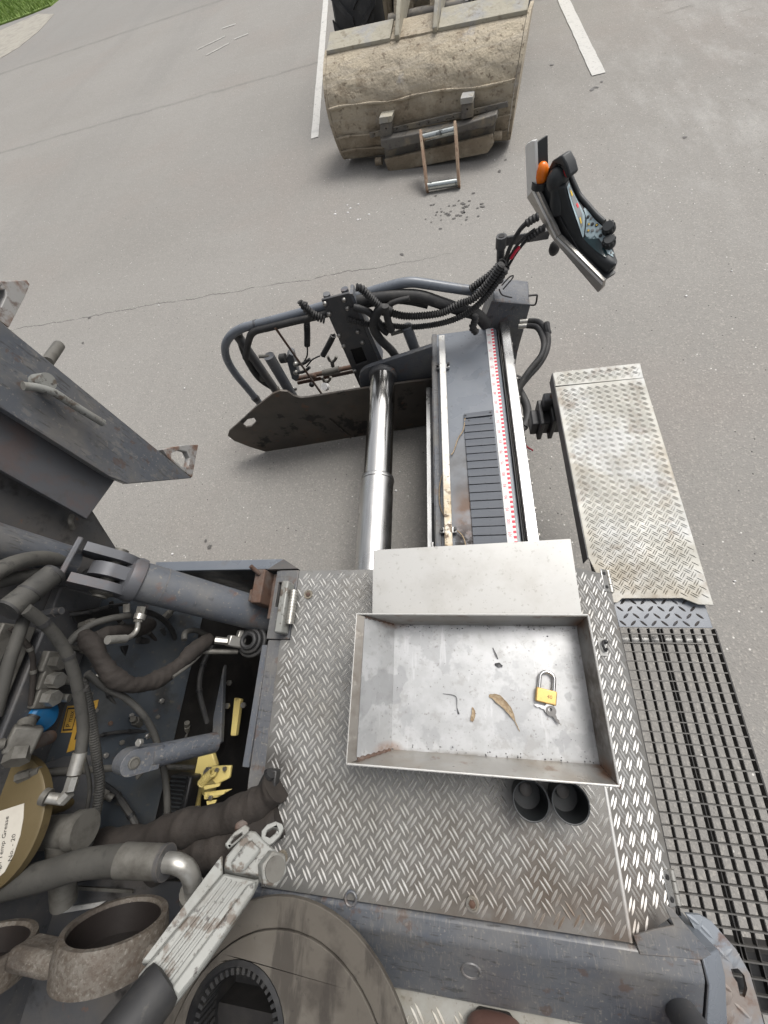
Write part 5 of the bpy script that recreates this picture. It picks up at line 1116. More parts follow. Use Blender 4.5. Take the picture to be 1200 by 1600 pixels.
part(MB().tube([W(112, 806, XB - .09), W(110, 815, XB - .08), W(114, 826, XB - .085)], .006, 8, 5), 'inner_clip', 'zincdirty')
part(MB().cyl(W(-60, 835, -.93), W(105, 880, -.93), .042, n=28), 'round_beam', 'blue')
# lift cylinder with fork head
ct = W(165, 893, -.86); cbm = W(415, 962, -.60)
cd = (cbm - ct).normalized(); cs_ = cd.cross(Vec((.6, 0, .8))).normalized(); cn = cs_.cross(cd)
part(MB().cyl(ct + cd * .075, cbm + cd * .10, .050, n=36), 'lift_cylinder', 'bluedusty')
part(MB().lathe(ct + cd * .055, cd, [(.032, -.02), (.054, -.006), (.057, .008), (.0555, .022), (.050, .024)], 32), 'cylinder_collar', 'rustgrey')
part(MB().cyl(ct + cd * .13, ct + cd * .133, .0508, n=36), 'weld_ring', 'blue')
ea = MB()
def eyeplate(c, r, th, tail, m, name, hole=.017):
    n_ = 20; out = [c + cd * (-r * math.sin(math.pi * i / n_ )) + cn * (r * math.cos(math.pi * i / n_)) for i in range(n_ + 1)]
    out += [c + cd * tail - cn * r * .8, c + cd * tail + cn * r * .8]
    part(MB().prism([p - cs_ * th / 2 for p in out], cs_ * th), name, m, .003)
eyeplate(ct + cd * .012, .046, .032, .07, 'rustgrey', 'rod_eye')
fk = ct - cd * .01
for o_ in (-.034, .034):
    c_ = ct + cd * .012 + cs_ * o_ * 1.12; n_ = 20
    out = [c_ + cd * (.052 * math.sin(math.pi * i / n_)) + cn * (.046 * math.cos(math.pi * i / n_)) for i in range(n_ + 1)]
    out += [c_ - cd * .075 - cn * .036, c_ - cd * .075 + cn * .036]
    part(MB().prism([p - cs_ * .011 for p in out], cs_ * .022), 'fork_plate', 'rustgrey', .003)
part(MB().box(ct - cd * .078, .012, .105, .09, (cd, cs_, cn)), 'fork_base', 'rustgrey', .003)
part(MB().cyl(ct + cd * .012 - cs_ * .062, ct + cd * .012 + cs_ * .062, .016, n=20), 'fork_pin', 'zincdirty')
part(MB().lathe(ct + cd * .012 + cs_ * .045, cs_, [(.026, 0), (.026, .008), (.018, .012)], 24), 'pin_head', 'zincdirty')
# elbow fitting and hoses round the cylinder
def wt(pts): return [W(a, b, x) for a, b, x in pts]
def wh(name, pts, r, m='hose', n=10, k=7):
    rr = (lambda q: r(q) * .76) if callable(r) else r * .76
    if m == 'sleeve': n, k = 20, 12
    return part(MB().tube(wt(pts), rr, n, k, wr=.035 if m == 'sleeve' else 0), name, m)
part(MB().cyl(W(222, 948, -.80), W(216, 972, -.80), 0.0109, n=6), 'elbow_nut', 'zincdirty'); part(MB().cyl(W(220, 960, -.799), W(217, 968, -.799), 0.0133, n=16), 'elbow_nut', 'zinc')
wh('elbow_pipe', [(216, 970, -.80), (214, 984, -.80), (205, 994, -.80), (192, 999, -.80)], .0085, 'zinc', 12)
part(MB().cyl(W(196, 998, -.80), W(168, 1000, -.80), 0.0098, n=16), 'hose_ferrule', 'zinc')
part(MB().cyl(W(198, 944, -.81), W(198, 956, -.81), 0.0078, n=6), 'plug', 'zincdirty')
wh('hydraulic_hose', [(202, 962, -.84), (175, 966, -.85), (145, 975, -.86), (122, 990, -.87), (108, 1005, -.88)], .011, 'hose')
wh('hydraulic_hose', [(40, 952, -.80), (62, 968, -.80), (86, 992, -.80), (105, 1022, -.80), (118, 1060, -.80), (126, 1100, -.80), (130, 1140, -.80), (125, 1182, -.80)], .0145, 'hosepale', 14)
for a, b, c, d in ((66, 971, 70, 976), (106, 1023, 108, 1028), (127, 1075, 128, 1079)): part(MB().cyl(W(a, b, -.80), W(c, d, -.80), 0.0123, n=16), 'hose_band', 'rubber')
part(MB().cyl(W(125, 1176, -.80), W(116, 1210, -.80), 0.0129, n=18), 'hose_ferrule', 'zinc')
part(MB().cyl(W(115, 1213, -.80), W(108, 1236, -.80), 0.0109, n=6), 'hose_nut', 'zinc'); part(MB().cyl(W(108, 1238, -.80), W(95, 1252, -.81), 0.0117, n=8), 'hose_elbow', 'zinc')
part(MB().cyl(W(100, 1250, -.81), W(73, 1246, -.83), 0.0098, n=12), 'hose_elbow', 'zinc'); part(MB().cyl(W(76, 1246, -.83), W(68, 1244, -.84), 0.0148, n=16), 'hose_flange', 'zincdirty')
wh('hydraulic_hose', [(40, 960, -.83), (30, 990, -.83), (16, 1030, -.83), (4, 1075, -.83), (-8, 1120, -.83)], .014, 'hosepale', 14)
part(MB().cyl(W(12, 953, -.82), W(82, 897, -.82), 0.0211, n=24), 'grip_sleeve', 'hose')
for a, b, c, d in ((80, 900, 86, 895), (44, 928, 47, 925), (10, 955, 14, 952)): part(MB().cyl(W(a, b, -.82), W(c, d, -.82), 0.0222, n=24), 'sleeve_band', 'rubber')
wh('hydraulic_hose', [(-60, 930, -.86), (-10, 896, -.86), (30, 878, -.87), (70, 872, -.89), (110, 880, -.91)], .021, 'hose', 14)
wh('hydraulic_hose', [(-60, 930, -.88), (0, 910, -.88), (50, 898, -.89), (90, 892, -.91)], .016, 'hose', 12)
wh('black_hose', [(226, 955, -.83), (245, 962, -.85), (262, 975, -.87), (272, 995, -.88), (270, 1015, -.90)], .010, 'rubber')
wh('black_hose', [(216, 1000, -.92), (232, 1004, -.92), (238, 1020, -.92), (226, 1038, -.92), (205, 1050, -.93)], .013, 'rubber')
wh('black_hose', [(205, 1062, -.94), (228, 1048, -.93), (250, 1030, -.92), (268, 1034, -.92), (274, 1045, -.94)], .012, 'rubber')
wh('black_hose', [(280, 1065, -.92), (292, 1090, -.92), (298, 1118, -.92), (285, 1140, -.93), (255, 1152, -.95)], .012, 'rubber')
wh('black_hose', [(136, 1052, -.83), (165, 1075, -.82), (195, 1090, -.80), (222, 1115, -.78), (240, 1145, -.77), (252, 1185, -.76), (260, 1230, -.75), (262, 1295, -.74)], .0105, 'hose')
wh('black_hose', [(130, 1180, -.86), (138, 1210, -.86), (140, 1240, -.86), (130, 1290, -.87), (120, 1330, -.88)], .006, 'hose')
part(MB().corrugated(wt([(128, 1062, -.84), (138, 1100, -.84), (145, 1140, -.84), (152, 1190, -.84), (156, 1230, -.84), (148, 1280, -.85), (135, 1330, -.86)]), .010, .006, .08), 'conduit', 'hose')
wh('fabric_sleeve', [(128, 990, -.87), (146, 1010, -.84), (160, 1035, -.82), (178, 1058, -.80), (205, 1070, -.78), (235, 1066, -.77), (262, 1052, -.76), (285, 1034, -.75), (303, 1016, -.74), (328, 998, -.73)], lambda q: .026 * (1 + .12 * math.sin(q * 23)) * (1.0 if q > .05 else .8), 'sleeve', 14, 6)
wh('fabric_sleeve', [(146, 1006, -.845), (170, 990, -.85), (215, 985, -.88), (235, 975, -.89)], .024, 'sleeve', 12)
wh('cable', [(270, 1058, -.74), (295, 1040, -.735), (312, 1024, -.73), (318, 1012, -.73)], .006, 'hose')
wh('black_hose', [(288, 1000, -.76), (290, 988, -.77), (305, 985, -.77), (322, 992, -.76)], .010, 'hose')
part(MB().box(W(368, 1003, -.66), .05, .03, .03, (cd, cs_, cn)), 'valve_block', 'zinc', .004); part(MB().cyl(W(336, 1000, -.70), W(356, 1002, -.67), 0.0101, n=6), 'valve_nut', 'zinc')
part(MB().box(W(374, 996, -.655), .018, .04, .02, (cd, cs_, cn)), 'valve_block', 'zinc', .003)
wh('black_hose', [(372, 1018, -.66), (345, 1018, -.70), (318, 1018, -.74)], .010, 'zincdirty')
for r_, dz in ((.040, 0), (.030, .012), (.020, .022)):
    q = W(394, 1002, -.62) + ZA * dz; part(MB().tube([q + (XA * math.cos(t * .6283) + YA * math.sin(t * .6283)) * r_ for t in range(10)], .007, 8, 4, closed=True), 'spring_coil', 'rubber')
# manifold and fittings on the upper panel
part(MB().lohi((-.984, -.26, .922), (-.958, .20, 1.045)), 'manifold', 'bracketgrey', .004)
part(MB().lohi((-.984, -.14, 1.06), (-.962, .10, 1.13)), 'slotted_bar', 'zincdirty', .003); part(MB().lohi((-.9615, -.06, 1.085), (-.960, .04, 1.105)), 'bar_slot', 'pit')
for a, b in ((80, 1034), (75, 1062), (68, 1090)):
    q = W(a, b, -.95); s1 = part(MB().box(q, .02, .045, .045), 'fitting_block', 'zincdirty', .003); part(MB().cyl(q + XA * .008, q + XA * .035, .017, n=6), 'hex_fitting', 'zinc' if b != 1034 else 'zincdirty')
    if b > 1040: part(MB().cyl(q + Vec((.012, 0, -.03)), q + Vec((.032, 0, -.036)), .009, n=14), 'hex_fitting', 'zinc')
q = W(66, 1120, -.955); part(MB().lathe(q, XA, [(.033, -.02), (.033, .006), (.028, .011), (.014, .012)], 28), 'blue_cap', 'bluecap'); part(MB().cyl(W(54, 1118, -.93), W(44, 1132, -.93), .012, n=14), 'cap_plug', 'rubber')
q = W(36, 1155, -.90); part(MB().box(q, .05, .05, .05, (cd, cs_, cn)), 'valve_body', 'zincdirty', .005); part(MB().cyl(q + Vec((.01, -.01, 0)), W(78, 1152, -.92), .014, n=14), 'valve_stem', 'rust')
part(MB().cyl(W(38, 1140, -.90), W(42, 1128, -.91), .016, n=14), 'valve_neck', 'zincdirty'); part(MB().cyl(W(30, 1172, -.89), W(24, 1192, -.88), .022, n=6), 'valve_nut', 'zincdirty'); part(MB().cyl(W(6, 1162, -.90), W(-20, 1166, -.91), .010, n=10), 'valve_nipple', 'zincdirty')
part(MB().prism([hit(a, b, SO + SNp * .001, SNp) for a, b in ((62, 1196), (100, 1182), (142, 1180), (150, 1230), (140, 1300), (60, 1330))], SNp * .002), 'recess', 'bracketgrey')
# more lines, clips and fasteners crowding the bay
rc_ = random.Random(21)
runs = [((150, 1010, -.96), (160, 1050, -.95), (172, 1085, -.94), (200, 1120, -.92)), ((60, 1000, -.97), (95, 1010, -.96), (130, 1020, -.95), (150, 1045, -.94)),
        ((255, 985, -.90), (258, 1020, -.90), (250, 1050, -.91), (262, 1085, -.91), (280, 1110, -.90)), ((205, 965, -.92), (235, 985, -.91), (262, 1010, -.90), (300, 1015, -.86), (330, 1012, -.80)),
        ((130, 1165, -.93), (160, 1150, -.92), (200, 1145, -.90), (240, 1140, -.88)), ((300, 1060, -.86), (305, 1095, -.86), (298, 1130, -.86), (285, 1160, -.85)),
        ((330, 1005, -.78), (318, 1040, -.80), (312, 1080, -.80), (320, 1130, -.78)), ((20, 985, -.95), (45, 1010, -.95), (52, 1050, -.95), (48, 1100, -.95)),
        ((110, 960, -.93), (140, 955, -.92), (175, 950, -.91), (200, 940, -.90)), ((215, 1215, -.84), (235, 1200, -.82), (262, 1196, -.80), (300, 1200, -.76)),
        ((160, 1225, -.90), (180, 1240, -.88), (205, 1270, -.85), (215, 1300, -.82)), ((170, 940, -.95), (190, 975, -.94), (225, 1000, -.93), (232, 1040, -.92)),
        ((240, 1020, -.93), (225, 1012, -.93), (212, 1022, -.93), (216, 1040, -.93), (236, 1046, -.93), (250, 1038, -.93)), ((262, 1090, -.90), (240, 1100, -.91), (232, 1120, -.91), (246, 1138, -.91), (268, 1136, -.90))]
for i, pts in enumerate(runs):
    pts = [(a + rc_.uniform(-4, 4), b + rc_.uniform(-4, 4), x) for a, b, x in pts]
    wh('thin_hose', pts, (.006, .008, .010, .007)[i % 4], ('rubber', 'hose', 'rubber', 'sleeve')[i % 4], 8, 6)
    for f in (1, 2):
        a, b, x = pts[f]; c = W(a, b, x); d = (W(*pts[f + 1]) - W(*pts[f - 1])).normalized(); part(MB().cyl(c - d * .004, c + d * .004, (.006, .008, .010, .007)[i % 4] * .95, n=12), 'hose_band', 'zincdirty' if i % 2 else 'black')
for a, b, x, m_ in ((128, 978, -.93, 'zincdirty'), (255, 968, -.90, 'zincdirty'), (272, 1030, -.90, 'zincdirty'), (218, 1132, -.90, 'zincdirty'), (160, 1068, -.94, 'zinc'), (70, 960, -.93, 'bracketgrey'), (290, 1145, -.86, 'zincdirty'), (240, 1112, -.9, 'zincdirty'), (150, 1235, -.91, 'zincdirty'), (28, 1215, -.93, 'zincdirty')):
    q = W(a, b, x); dd = Vec((rc_.uniform(.2, 1), rc_.uniform(-1, 1), rc_.uniform(-.3, 1))).normalized()
    f_ = part(MB().cyl(q, q + dd * .03, .011, n=6), 'hose_coupling', m_); part(MB().cyl(q + dd * .03, q + dd * .045, .008, n=12), 'hose_coupling', m_)
for a, b in ((180, 1085), (205, 1118), (230, 1150), (172, 1130), (150, 1110), (252, 1095), (140, 1085), (262, 1060), (215, 1078), (165, 1180), (190, 1160), (246, 1120)):
    q = hit(a, b, SO, SNp); part(MB().hexnut(q, SNp, rc_.uniform(.005, .009), .005), 'panel_bolt', rc_.choice(('bolt', 'rust', 'zincdirty')))
for pts in (((235, 1075), (300, 1040), (308, 1052), (246, 1088)), ((225, 1135), (262, 1118), (270, 1150), (240, 1160)), ((112, 955), (185, 945), (188, 960), (120, 975)), ((190, 1010), (240, 1000), (246, 1035), (205, 1050))):
    part(MB().prism([W(a, b, -.935) for a, b in pts], (-.008, 0, 0)), 'mount_bracket', rc_.choice(('bracketgrey', 'bluepanel', 'pit')), .002)
# stickers
def sticker(px, txt, m='sticker', frame=True):
    pts = [hit(a, b, SO + SNp * .0008, SNp) for a, b in px]; o = part(MB().prism(pts, SNp * .0012), 'warning_sticker', m)
    return o, pts
for px in (((105, 1103), (124, 1102), (113, 1144), (95, 1145)), ((125, 1101), (154, 1093), (152, 1103), (120, 1170), (104, 1176))):
    o, pts = sticker(px, '')
    c = sum(pts, Vec()) / len(pts); e1 = (pts[-1] - pts[0]).normalized() if len(pts) == 4 else (pts[-1] - pts[0]).normalized(); e2 = Vec((1, 0, 0)).cross(e1)
    UP = SNp * .0021
    if len(px) == 4:
        inn = [c + (p - c) * .86 + UP for p in pts]; inn2 = [c + (p - c) * .74 + UP for p in pts]
        part(MB().prism(inn, SNp * .0004, [inn2]), 'sticker_frame', 'ink', parent=o)
        L_ = (pts[1] - pts[2]); vs, fs = text_mesh('P max', L_.length * .24, c + UP, L_, SNp.cross(L_), .0004); part(MB().add(vs, fs), 'sticker_print', 'ink', parent=o, smooth=0)
    else:
        tri = [hit(a, b, SO + SNp * .0022, SNp) for a, b in ((120, 1142), (128, 1152), (116, 1156))]; part(MB().prism(tri, SNp * .0004), 'sticker_print', 'ink', parent=o)
# small tilt cylinder low on the panel
t0, t1 = W(202, 1190, -.74), W(335, 1160, -.66)
part(MB().cyl(t0 + (t1 - t0) * .2, t1, .0245, n=28), 'tilt_cylinder', 'blue')
td = (t1 - t0).normalized(); ts = YA; tn = td.cross(ts).normalized(); out = [t0 + td * (.0 - .026 * math.sin(math.pi * i / 16)) + ts * (.026 * math.cos(math.pi * i / 16)) for i in range(17)] + [t0 + td * .06 - ts * .024, t0 + td * .06 + ts * .024]
part(MB().prism([p + tn * .02 for p in out], -tn * .04), 'cylinder_eye', 'blue', .004); part(MB().lathe(t0 + tn * .021, tn, [(.012, -.045), (.012, .002), (.009, .003), (.009, 0)], 20), 'eye_pin', 'zincdirty'); part(MB().lathe(t0 - tn * .021, -tn, [(.012, 0), (.010, .003)], 20), 'eye_pin', 'zincdirty')
part(MB().hexnut(W(220, 1160, -.72), ZA, .008, .008), 'grease_nipple', 'zinc')
part(MB().cyl(W(60, 1208, -.98), W(200, 1198, -.90), .009, n=12), 'thin_pipe', 'zincdirty')
part(MB().tube(wt([(236, 1128, -.9), (243, 1123, -.9), (246, 1134, -.9), (240, 1150, -.92)]), .009, 10, 5), 'elbow_pipe', 'zincdirty')
# yellow mechanism glimpsed in the gap
part(MB().prism([P(a, b, .50) for a, b in ((268, 1188), (330, 1172), (338, 1196), (322, 1206), (312, 1235), (300, 1290), (262, 1300), (258, 1220))], (0, 0, -.02)), 'yellow_frame', 'yellowpaint', .004)
part(MB().prism([P(a, b, .60) for a, b in ((330, 1197), (361, 1196), (358, 1216), (338, 1226), (326, 1214))], (0, 0, -.012)), 'yellow_plate', 'yellowpaint', .003)
part(MB().prism([P(a, b, .60) for a, b in ((318, 1238), (362, 1233), (340, 1246), (318, 1250))], (0, 0, -.01)), 'yellow_plate', 'yellowpaint', .003)
part(MB().tube([P(306, 1268, .5), P(308, 1240, .51), P(315, 1222, .53), P(328, 1208, .55)], .013, 10, 6), 'yellow_rod', 'yellowpaint'); part(MB().cyl(P(326, 1232, .50), P(330, 1216, .54), .022, n=18), 'yellow_bearing', 'yellowpaint')
part(MB().hexnut(P(328, 1206, .55), ZA, .015, .012), 'nut', 'bolt')
part(MB().coil([P(314, 1226, .60), P(322, 1216, .61), P(332, 1207, .62)], .010, .003, .007), 'yellow_spring', 'yellowpaint')
for a, b, c, d, zz in ((318, 1228, 344, 1224, .615), (320, 1240, 352, 1236, .605), (322, 1252, 338, 1250, .60)): part(MB().prism([P(a, b, zz), P(c, d, zz), P(c - 2, d + 5, zz), P(a + 1, b + 6, zz)], (0, 0, -.006)), 'yellow_strap', 'yellowpaint', .001)
for a, b in ((340, 1203), (352, 1201), (330, 1246), (310, 1262), (300, 1280)): part(MB().hexnut(P(a, b, .605), ZA, .006, .006), 'nut', 'bolt')
part(MB().prism([P(a, b, .46) for a, b in ((340, 980), (352, 985), (345, 1160), (330, 1170))], (0, 0, -.02)), 'yellow_rail', 'bluedusty', .003); part(MB().prism([P(a, b, .40) for a, b in ((366, 1090), (376, 1092), (368, 1150), (360, 1150))], (0, 0, -.02)), 'yellow_rail', 'yellowpaint', .003)
for a, b in ((359, 1067), (356, 1103), (381, 1102)): part(MB().hexnut(P(a, b, .42), ZA, .010, .008), 'rail_bolt', 'bolt')
gb_ = P(284, 1241, .58); gv = MB().box(gb_, .075, .10, .05); part(gv, 'louvre_box', 'black', .006)
lv0 = None
for i in range(10):
    yy = gb_.y - .044 + i * .0098
    l_ = part(MB().lohi((gb_.x - .034, yy, gb_.z + .0255), (gb_.x + .026, yy + .004, gb_.z + .0325)), 'louvre', 'plastic')
part(MB().tube([P(235, 1300, .55), P(236, 1270, .55), P(240, 1240, .55), P(236, 1225, .55)], .012, 8, 5), 'black_hose', 'rubber')
# large fabric sleeves crossing low
def pt_(pts): return [P(a, b, z) for a, b, z in pts]
part(MB().tube(pt_([(150, 1325, .80), (205, 1318, .80), (262, 1300, .80), (310, 1288, .80), (360, 1275, .80), (405, 1255, .81), (432, 1228, .82)]), lambda q: .034 * (1 + .10 * math.sin(q * 19) + .05 * math.sin(q * 47)), 22, 14, wr=.03), 'fabric_sleeve', 'sleeve')
part(MB().tube(pt_([(240, 1350, .79), (300, 1335, .79), (350, 1322, .79), (400, 1302, .80), (440, 1280, .80)]), lambda q: .034 * (1 + .10 * math.sin(q * 17 + 1) + .05 * math.sin(q * 43)), 22, 14, wr=.03), 'fabric_sleeve', 'sleeve')
part(MB().tube(pt_([(408, 1240, .80), (414, 1222, .82), (424, 1208, .83)]), .012, 10, 6), 'black_hose', 'rubber'); part(MB().lohi(P(426, 1222, .815) - Vec((.02, .025, .012)), P(426, 1222, .815) + Vec((.012, .025, .012))), 'hose_clip', 'black', .003)
part(MB().cyl(P(140, 1318, .80), P(215, 1312, .80), .020, n=16), 'rubber_pipe', 'rubber')
# brass-grey tee and drain pipe
part(MB().cyl(P(62, 1302, .92), P(130, 1296, .92), .030, n=20), 'tee_fitting', 'zincdirty'); part(MB().cyl(P(118, 1297, .92), P(134, 1296, .92), .036, n=20), 'tee_fitting', 'zincdirty'); part(MB().cyl(P(92, 1310, .92), P(100, 1410, .84), .024, n=18), 'drain_pipe', 'zincdirty')
# thick steel-ended hose
part(MB().tube(pt_([(-60, 1404, .96), (0, 1386, .96), (70, 1368, .96), (130, 1350, .96), (198, 1343, .96)]), .0255, 16, 7), 'suction_hose', 'hosepale')
part(MB().cyl(P(190, 1344, .96), P(256, 1347, .95), .0275, n=24), 'hose_ferrule', 'zincdirty'); part(MB().cyl(P(254, 1347, .95), P(261, 1347, .95), .0285, n=24), 'hose_ferrule', 'bracketgrey')
part(MB().tube(pt_([(258, 1347, .95), (276, 1349, .95), (292, 1358, .94), (300, 1375, .92), (302, 1396, .88)]), .0165, 14, 6), 'elbow_pipe', 'zinc'); part(MB().cyl(P(301, 1392, .885), P(301, 1400, .87), .024, n=16), 'elbow_flange', 'zincdirty')
# flat plates under the hose
part(MB().prism([P(a, b, .74) for a, b in ((20, 1400), (150, 1372), (330, 1380), (330, 1600), (-60, 1640), (-60, 1420))], (0, 0, -.01)), 'tray_plate', 'soot', .003)
part(MB().prism([P(a, b, .76) for a, b in ((118, 1385), (206, 1391), (206, 1396), (120, 1391))], (0, 0, -.006)), 'flat_bar', 'zincdirty'); part(MB().prism([P(a, b, .765) for a, b in ((90, 1420), (165, 1408), (150, 1418), (92, 1428))], (0, 0, -.004)), 'flat_bar', 'cover')
# cast clamp rings
def cast_ring(C, ax, R0, ln, name='cast_ring'):
    part(MB().lathe(C, ax, [(R0 * .86, -ln), (R0 * 1.0, -ln), (R0 * 1.03, -ln * .5), (R0 * 1.0, -.008), (R0 * .97, 0), (R0 * .87, 0), (R0 * .84, -.006)], 48, cap=False), name, 'cast')
    part(MB().lathe(C, ax, [(R0 * .845, -.005), (R0 * .845, -ln * .9), (.002, -ln * .9)], 40, cap=False), 'ring_bore', 'castin')
RA = Vec((-.06, 1, .08)).normalized()
rc = P(182, 1438, .98); cast_ring(rc, RA, .084, .055)
rc2 = P(-30, 1478, .98); cast_ring(rc2, RA, .084, .05)
part(MB().box(rc - RA * .03 + Vec((.090, -.005, .0)), .04, .04, .05), 'ring_ear', 'cast', .01); part(MB().box((rc + rc2) / 2 - RA * .03, .10, .035, .06), 'ring_link', 'cast', .012)

# grease drum at the left edge
dc = P(-14, 1286, 1.0)
dr = thing('grease_drum', 'brown gold drum lid with a yellowed paper label at the left edge', 'drum', (dc.x, dc.y, .80))
MB().lathe((dc.x, dc.y, .80), ZA, [(.015, 0), (.02, .172), (.112, .175), (.118, .180), (.118, .197), (.113, .200)], 48).build('drum_body', 'goldcap', dr)
lab = [P(a, b, 1.0005) for a, b in ((-70, 1290), (38, 1255), (37, 1278), (32, 1305), (22, 1335), (8, 1362), (-14, 1382), (-70, 1392))]
MB().prism(lab, (0, 0, .001)).build('paper_label', 'paper', dr)
e_ = (P(16, 1276, 1.0) - P(4, 1352, 1.0)).normalized()
for t, px, s in (('High Temp Grease', (4, 1322), .0125), ('No. - 20', (19, 1324), .0125)):
    vs, fs = text_mesh(t, s, P(*px, 1.0018), e_, ZA.cross(e_), .0003); MB().add(vs, fs).build('label_print', 'ink', dr, smooth=0, recalc=False)
dr.children[0].name = 'drum_body'

# round felt disc with ribbed hole
fc = Vec((-.346, -.614, .878)); hc = Vec((-.425, -.552, 0))
fd = thing('round_disc', 'large round oil soaked disc with a ribbed dark hole', 'disc', (fc.x, fc.y, .84))
ring = lambda c, r, z, n=56: [Vec((c.x + r * math.cos(2 * math.pi * i / n), c.y + r * math.sin(2 * math.pi * i / n), z)) for i in range(n)]
MB().prism(ring(fc, .204, .866), (0, 0, .012), [ring(hc, .094, .866, 40)]).build('inner_disc', 'felt', fd, bevel=.003)
MB().prism(ring(fc, .250, .862), (0, 0, .0125), [ring(fc, .2055, .862)]).build('outer_ring', 'felt', fd, bevel=.004)
MB().lathe((hc.x, hc.y, .74), ZA, [(.094, .13), (.094, .139), (.086, .141), (.080, .13), (.076, 0), (.002, 0)], 40, cap=False).build('hole_liner', 'black', fd)
rb0 = None
for i in range(44):
    a = 2 * math.pi * i / 44; c_ = Vec((hc.x + .080 * math.cos(a), hc.y + .080 * math.sin(a), .845)); d_ = Vec((math.cos(a), math.sin(a), 0))
    MB().box(c_, .016, .0058, .055, (d_, Vec((-d_.y, d_.x, 0)), ZA)).build('rib', 'rubber', fd)
MB().lohi((-.5, -.85, .50), (-.30, -.56, .80)).build('disc_stand', 'pit', fd)

# pale painted lever with black grip
A_ = P(405, 1340, 1.0); B_ = P(232, 1560, 1.12)
LD = (B_ - A_).normalized(); LS = LD.cross(Vec((0, 0, 1))).normalized(); LN = LS.cross(LD).normalized()
if LN.z < 0: LN = -LN
if (P(500, 1500, 1.0) - A_).dot(LS) < 0: LS = -LS
lv = thing('lever', 'chipped pale painted steel lever with thick black grip', 'lever', tuple(A_))
LL = (B_ - A_).length
def lh(px, off=0.0): return [hit(a, b, A_ + LN * off, LN) for a, b in px]
def lprism(name, px, off, th, m='palepaint', bev=.003, holes=(), seg=2): return MB().prism(lh(px, off), LN * th, [lh(h, off) for h in holes]).build(name, m, lv, bevel=bev, seg=seg)
lprism('lever_bar', [(350, 1368), (398, 1378), (407, 1376), (396, 1400), (369, 1442), (319, 1515), (268, 1580), (215, 1530)], -.012, .016, bev=.004)
lprism('side_bar', [(348, 1341), (349, 1372), (236, 1510), (222, 1510)], -.03, .022)
for k in range(4):
    f = k * 7.5; lprism('lever_rib', [(352 + f, 1372 + f * .35), (355.5 + f, 1373 + f * .35), (238 + f * .9, 1526 + f * .8), (234.5 + f * .9, 1523 + f * .8)], .0041, .003, bev=.0008)
lprism('lever_flange', [(386, 1384), (402, 1378), (395, 1398), (367, 1440), (316, 1513), (278, 1560), (264, 1548)], .0041, .007, bev=.004)
lprism('lever_head', [(350, 1366), (352, 1350), (366, 1333), (380, 1318), (390, 1308), (399, 1310), (412, 1324), (428, 1337), (438, 1346), (440, 1360), (436, 1370), (424, 1376), (408, 1379), (392, 1376), (370, 1374)], -.02, .034, bev=.007, seg=3)
lprism('head_boss', [(360, 1349), (383, 1320), (392, 1313), (408, 1330), (398, 1343), (380, 1364), (364, 1366)], .0141, .008, bev=.004)
c_ = hit(423, 1356, A_ + LN * .012, LN); ba = (LN + LS * .55).normalized(); MB().cyl(c_ - ba * .004, c_ + ba * .018, .024, n=6).build('head_bolt', 'palepaint', lv, bevel=.003); MB().cyl(c_ + ba * .018, c_ + ba * .021, .017, n=16).build('bolt_end', 'zincdirty', lv)
lprism('head_ear', [(351, 1322), (366, 1303), (383, 1291), (390, 1296), (388, 1304), (372, 1318), (357, 1330)], -.01, .010, holes=[[(360, 1319), (368, 1310), (378, 1303), (379, 1307), (370, 1315), (362, 1322)]], bev=.002)
lprism('head_ear', [(408, 1318), (408, 1302), (417, 1292), (430, 1287), (440, 1291), (443, 1299), (437, 1310), (425, 1322), (418, 1326)], -.014, .012, holes=[[(414, 1310), (417, 1301), (426, 1296), (433, 1298), (430, 1305), (421, 1313)]], bev=.002)
lprism('ear_rust', [(366, 1302), (368, 1292), (378, 1286), (388, 1292), (384, 1297), (374, 1302)], -.02, .02, 'rust', .003)
ga_, gb2 = hit(262, 1528, A_, LN), hit(168, 1650, A_, LN); gd = (gb2 - ga_).normalized(); gr = (hit(283, 1557, A_, LN) - hit(230, 1512, A_, LN)).length / 2
MB().lathe(ga_, gd, [(gr * .55, 0), (gr * .92, .003), (gr, .012), (gr * 1.03, .10), (gr, .22), (gr * .8, .235)], 32).build('grip', 'rubber', lv)

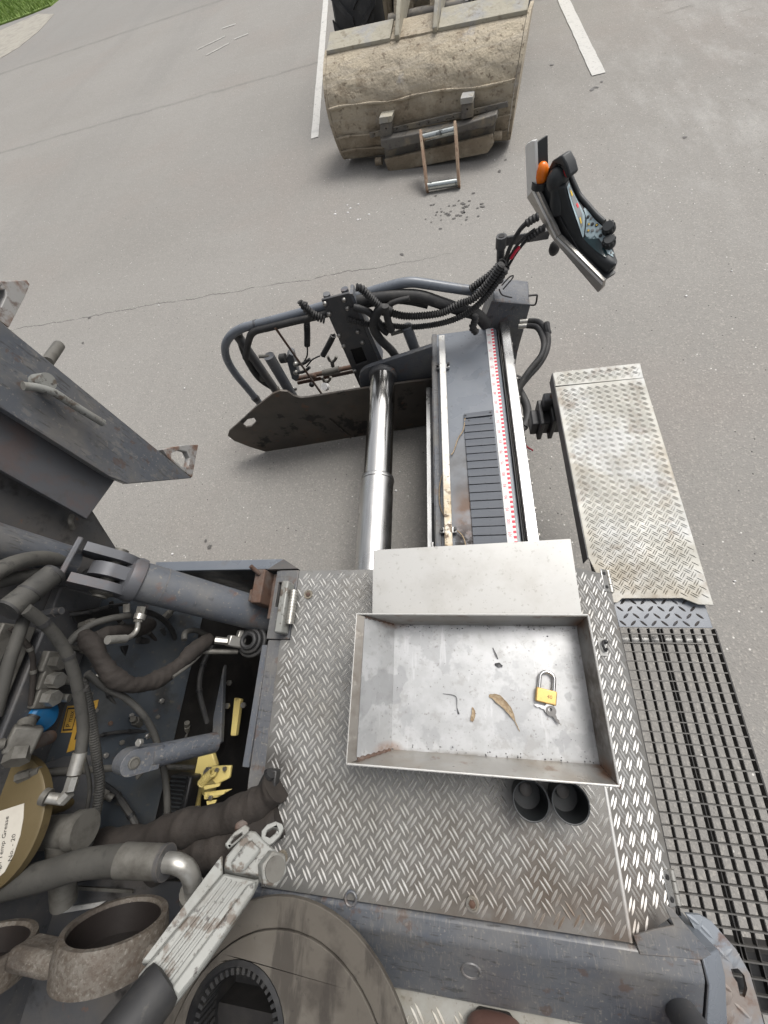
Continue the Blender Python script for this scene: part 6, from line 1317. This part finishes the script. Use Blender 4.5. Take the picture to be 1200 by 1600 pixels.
# ------------------------------------------------------------------ the photographer (only one boot toe is in view)
ps = thing('person', 'person in brown leather boots standing on tread plate, only a toe showing', 'person', (.03, -.70, FZ))
def boot(cx):
    rings = [(-.536, .032, .020), (-.545, .050, .050), (-.565, .057, .070), (-.60, .058, .078), (-.64, .052, .082), (-.68, .047, .105), (-.72, .043, .13)]
    mb = MB(); n = 16; vs = []
    for y, wd, h in rings:
        for i in range(n):
            t = math.pi * 2 * i / n; sx = math.copysign(abs(math.cos(t)) ** .8, math.cos(t)); sz = math.sin(t)
            vs.append(Vec((cx + wd * sx, y, FZ + .016 + (h * sz if sz > 0 else .012 * sz))))
    for y, wd, h0, h1 in ((-.78, .046, 0, .14), (-.815, .034, 0, .12)):
        for i in range(n):
            t = math.pi * 2 * i / n; sx = math.copysign(abs(math.cos(t)) ** .8, math.cos(t)); sz = math.sin(t); vs.append(Vec((cx + wd * sx, y, FZ + .016 + (h1 * sz if sz > 0 else .012 * sz))))
    m = len(rings) + 2
    fs = [(q * n + i, q * n + (i + 1) % n, (q + 1) * n + (i + 1) % n, (q + 1) * n + i) for q in range(m - 1) for i in range(n)] + [tuple(reversed(range(n))), tuple((m - 1) * n + i for i in range(n))]
    b = mb.add(vs, fs).build('boot', 'leather', ps, smooth=70); md = b.modifiers.new('s', 'SUBSURF'); md.levels = 1; md.render_levels = 2
    MB().prism([Vec((cx + a, y, FZ + .001)) for a, y in ((-.03, -.538), (.03, -.538), (.050, -.565), (.055, -.63), (.044, -.72), (.046, -.80), (.0, -.822), (-.046, -.80), (-.044, -.72), (-.055, -.63), (-.050, -.565))], (0, 0, .02)).build('sole', 'sole', ps, bevel=.004)
boot(.022); boot(.30)
def skinned(name, verts, edges, radii, m, levels=2):
    me = bpy.data.meshes.new(name); me.from_pydata([tuple(Vec(v) - Vec(ps.location)) for v in verts], edges, []); o = bpy.data.objects.new(name, me); col.objects.link(o); o.parent = ps
    sk = o.modifiers.new('skin', 'SKIN'); lay = me.skin_vertices[0].data if me.skin_vertices else None
    if lay is None:
        bm = bmesh.new(); bm.from_mesh(me); bm.verts.layers.skin.verify(); bm.to_mesh(me); bm.free(); lay = me.skin_vertices[0].data
    for i, r in enumerate(radii): lay[i].radius = (r, r) if not isinstance(r, tuple) else r
    lay[0].use_root = True; o.modifiers.new('sub', 'SUBSURF').render_levels = levels; me.materials.append(MT[m]); return o
yb = -.74
V_ = [(.16, yb, 1.58), (.06, yb, 1.52), (.03, yb - .01, 1.18), (.022, yb + .0, .82), (.26, yb, 1.52), (.29, yb - .01, 1.18), (.30, yb, .82),
      (.16, yb + .02, 1.80), (.16, yb + .02, 2.02), (.16, yb + .03, 2.14), (-.03, yb + .03, 2.10), (-.12, yb + .18, 1.92), (-.06, yb + .42, 1.84), (.35, yb + .03, 2.10), (.44, yb + .18, 1.92), (.30, yb + .42, 1.84)]
E_ = [(0, 1), (1, 2), (2, 3), (0, 4), (4, 5), (5, 6), (0, 7), (7, 8), (8, 9), (9, 10), (10, 11), (11, 12), (9, 13), (13, 14), (14, 15)]
R_ = [(.16, .11), .095, .068, .055, .095, .068, .055, (.15, .10), (.18, .11), .07, .065, .05, .036, .065, .05, .036]
skinned('body', V_, E_, R_, 'cloth')
hdp = MB().ball((.16, yb + .06, 2.32), .075, .095, .115, 20, 14); hdp.cyl((.16, yb + .03, 2.12), (.16, yb + .05, 2.25), .055, n=14); hdp.ball((.16, yb + .155, 2.31), .014, .02, .022, 8, 6); hdp.build('head', 'skin', ps)
MB().ball((.16, yb + .045, 2.36), .083, .10, .095, 20, 14).build('hair', 'hair', ps)
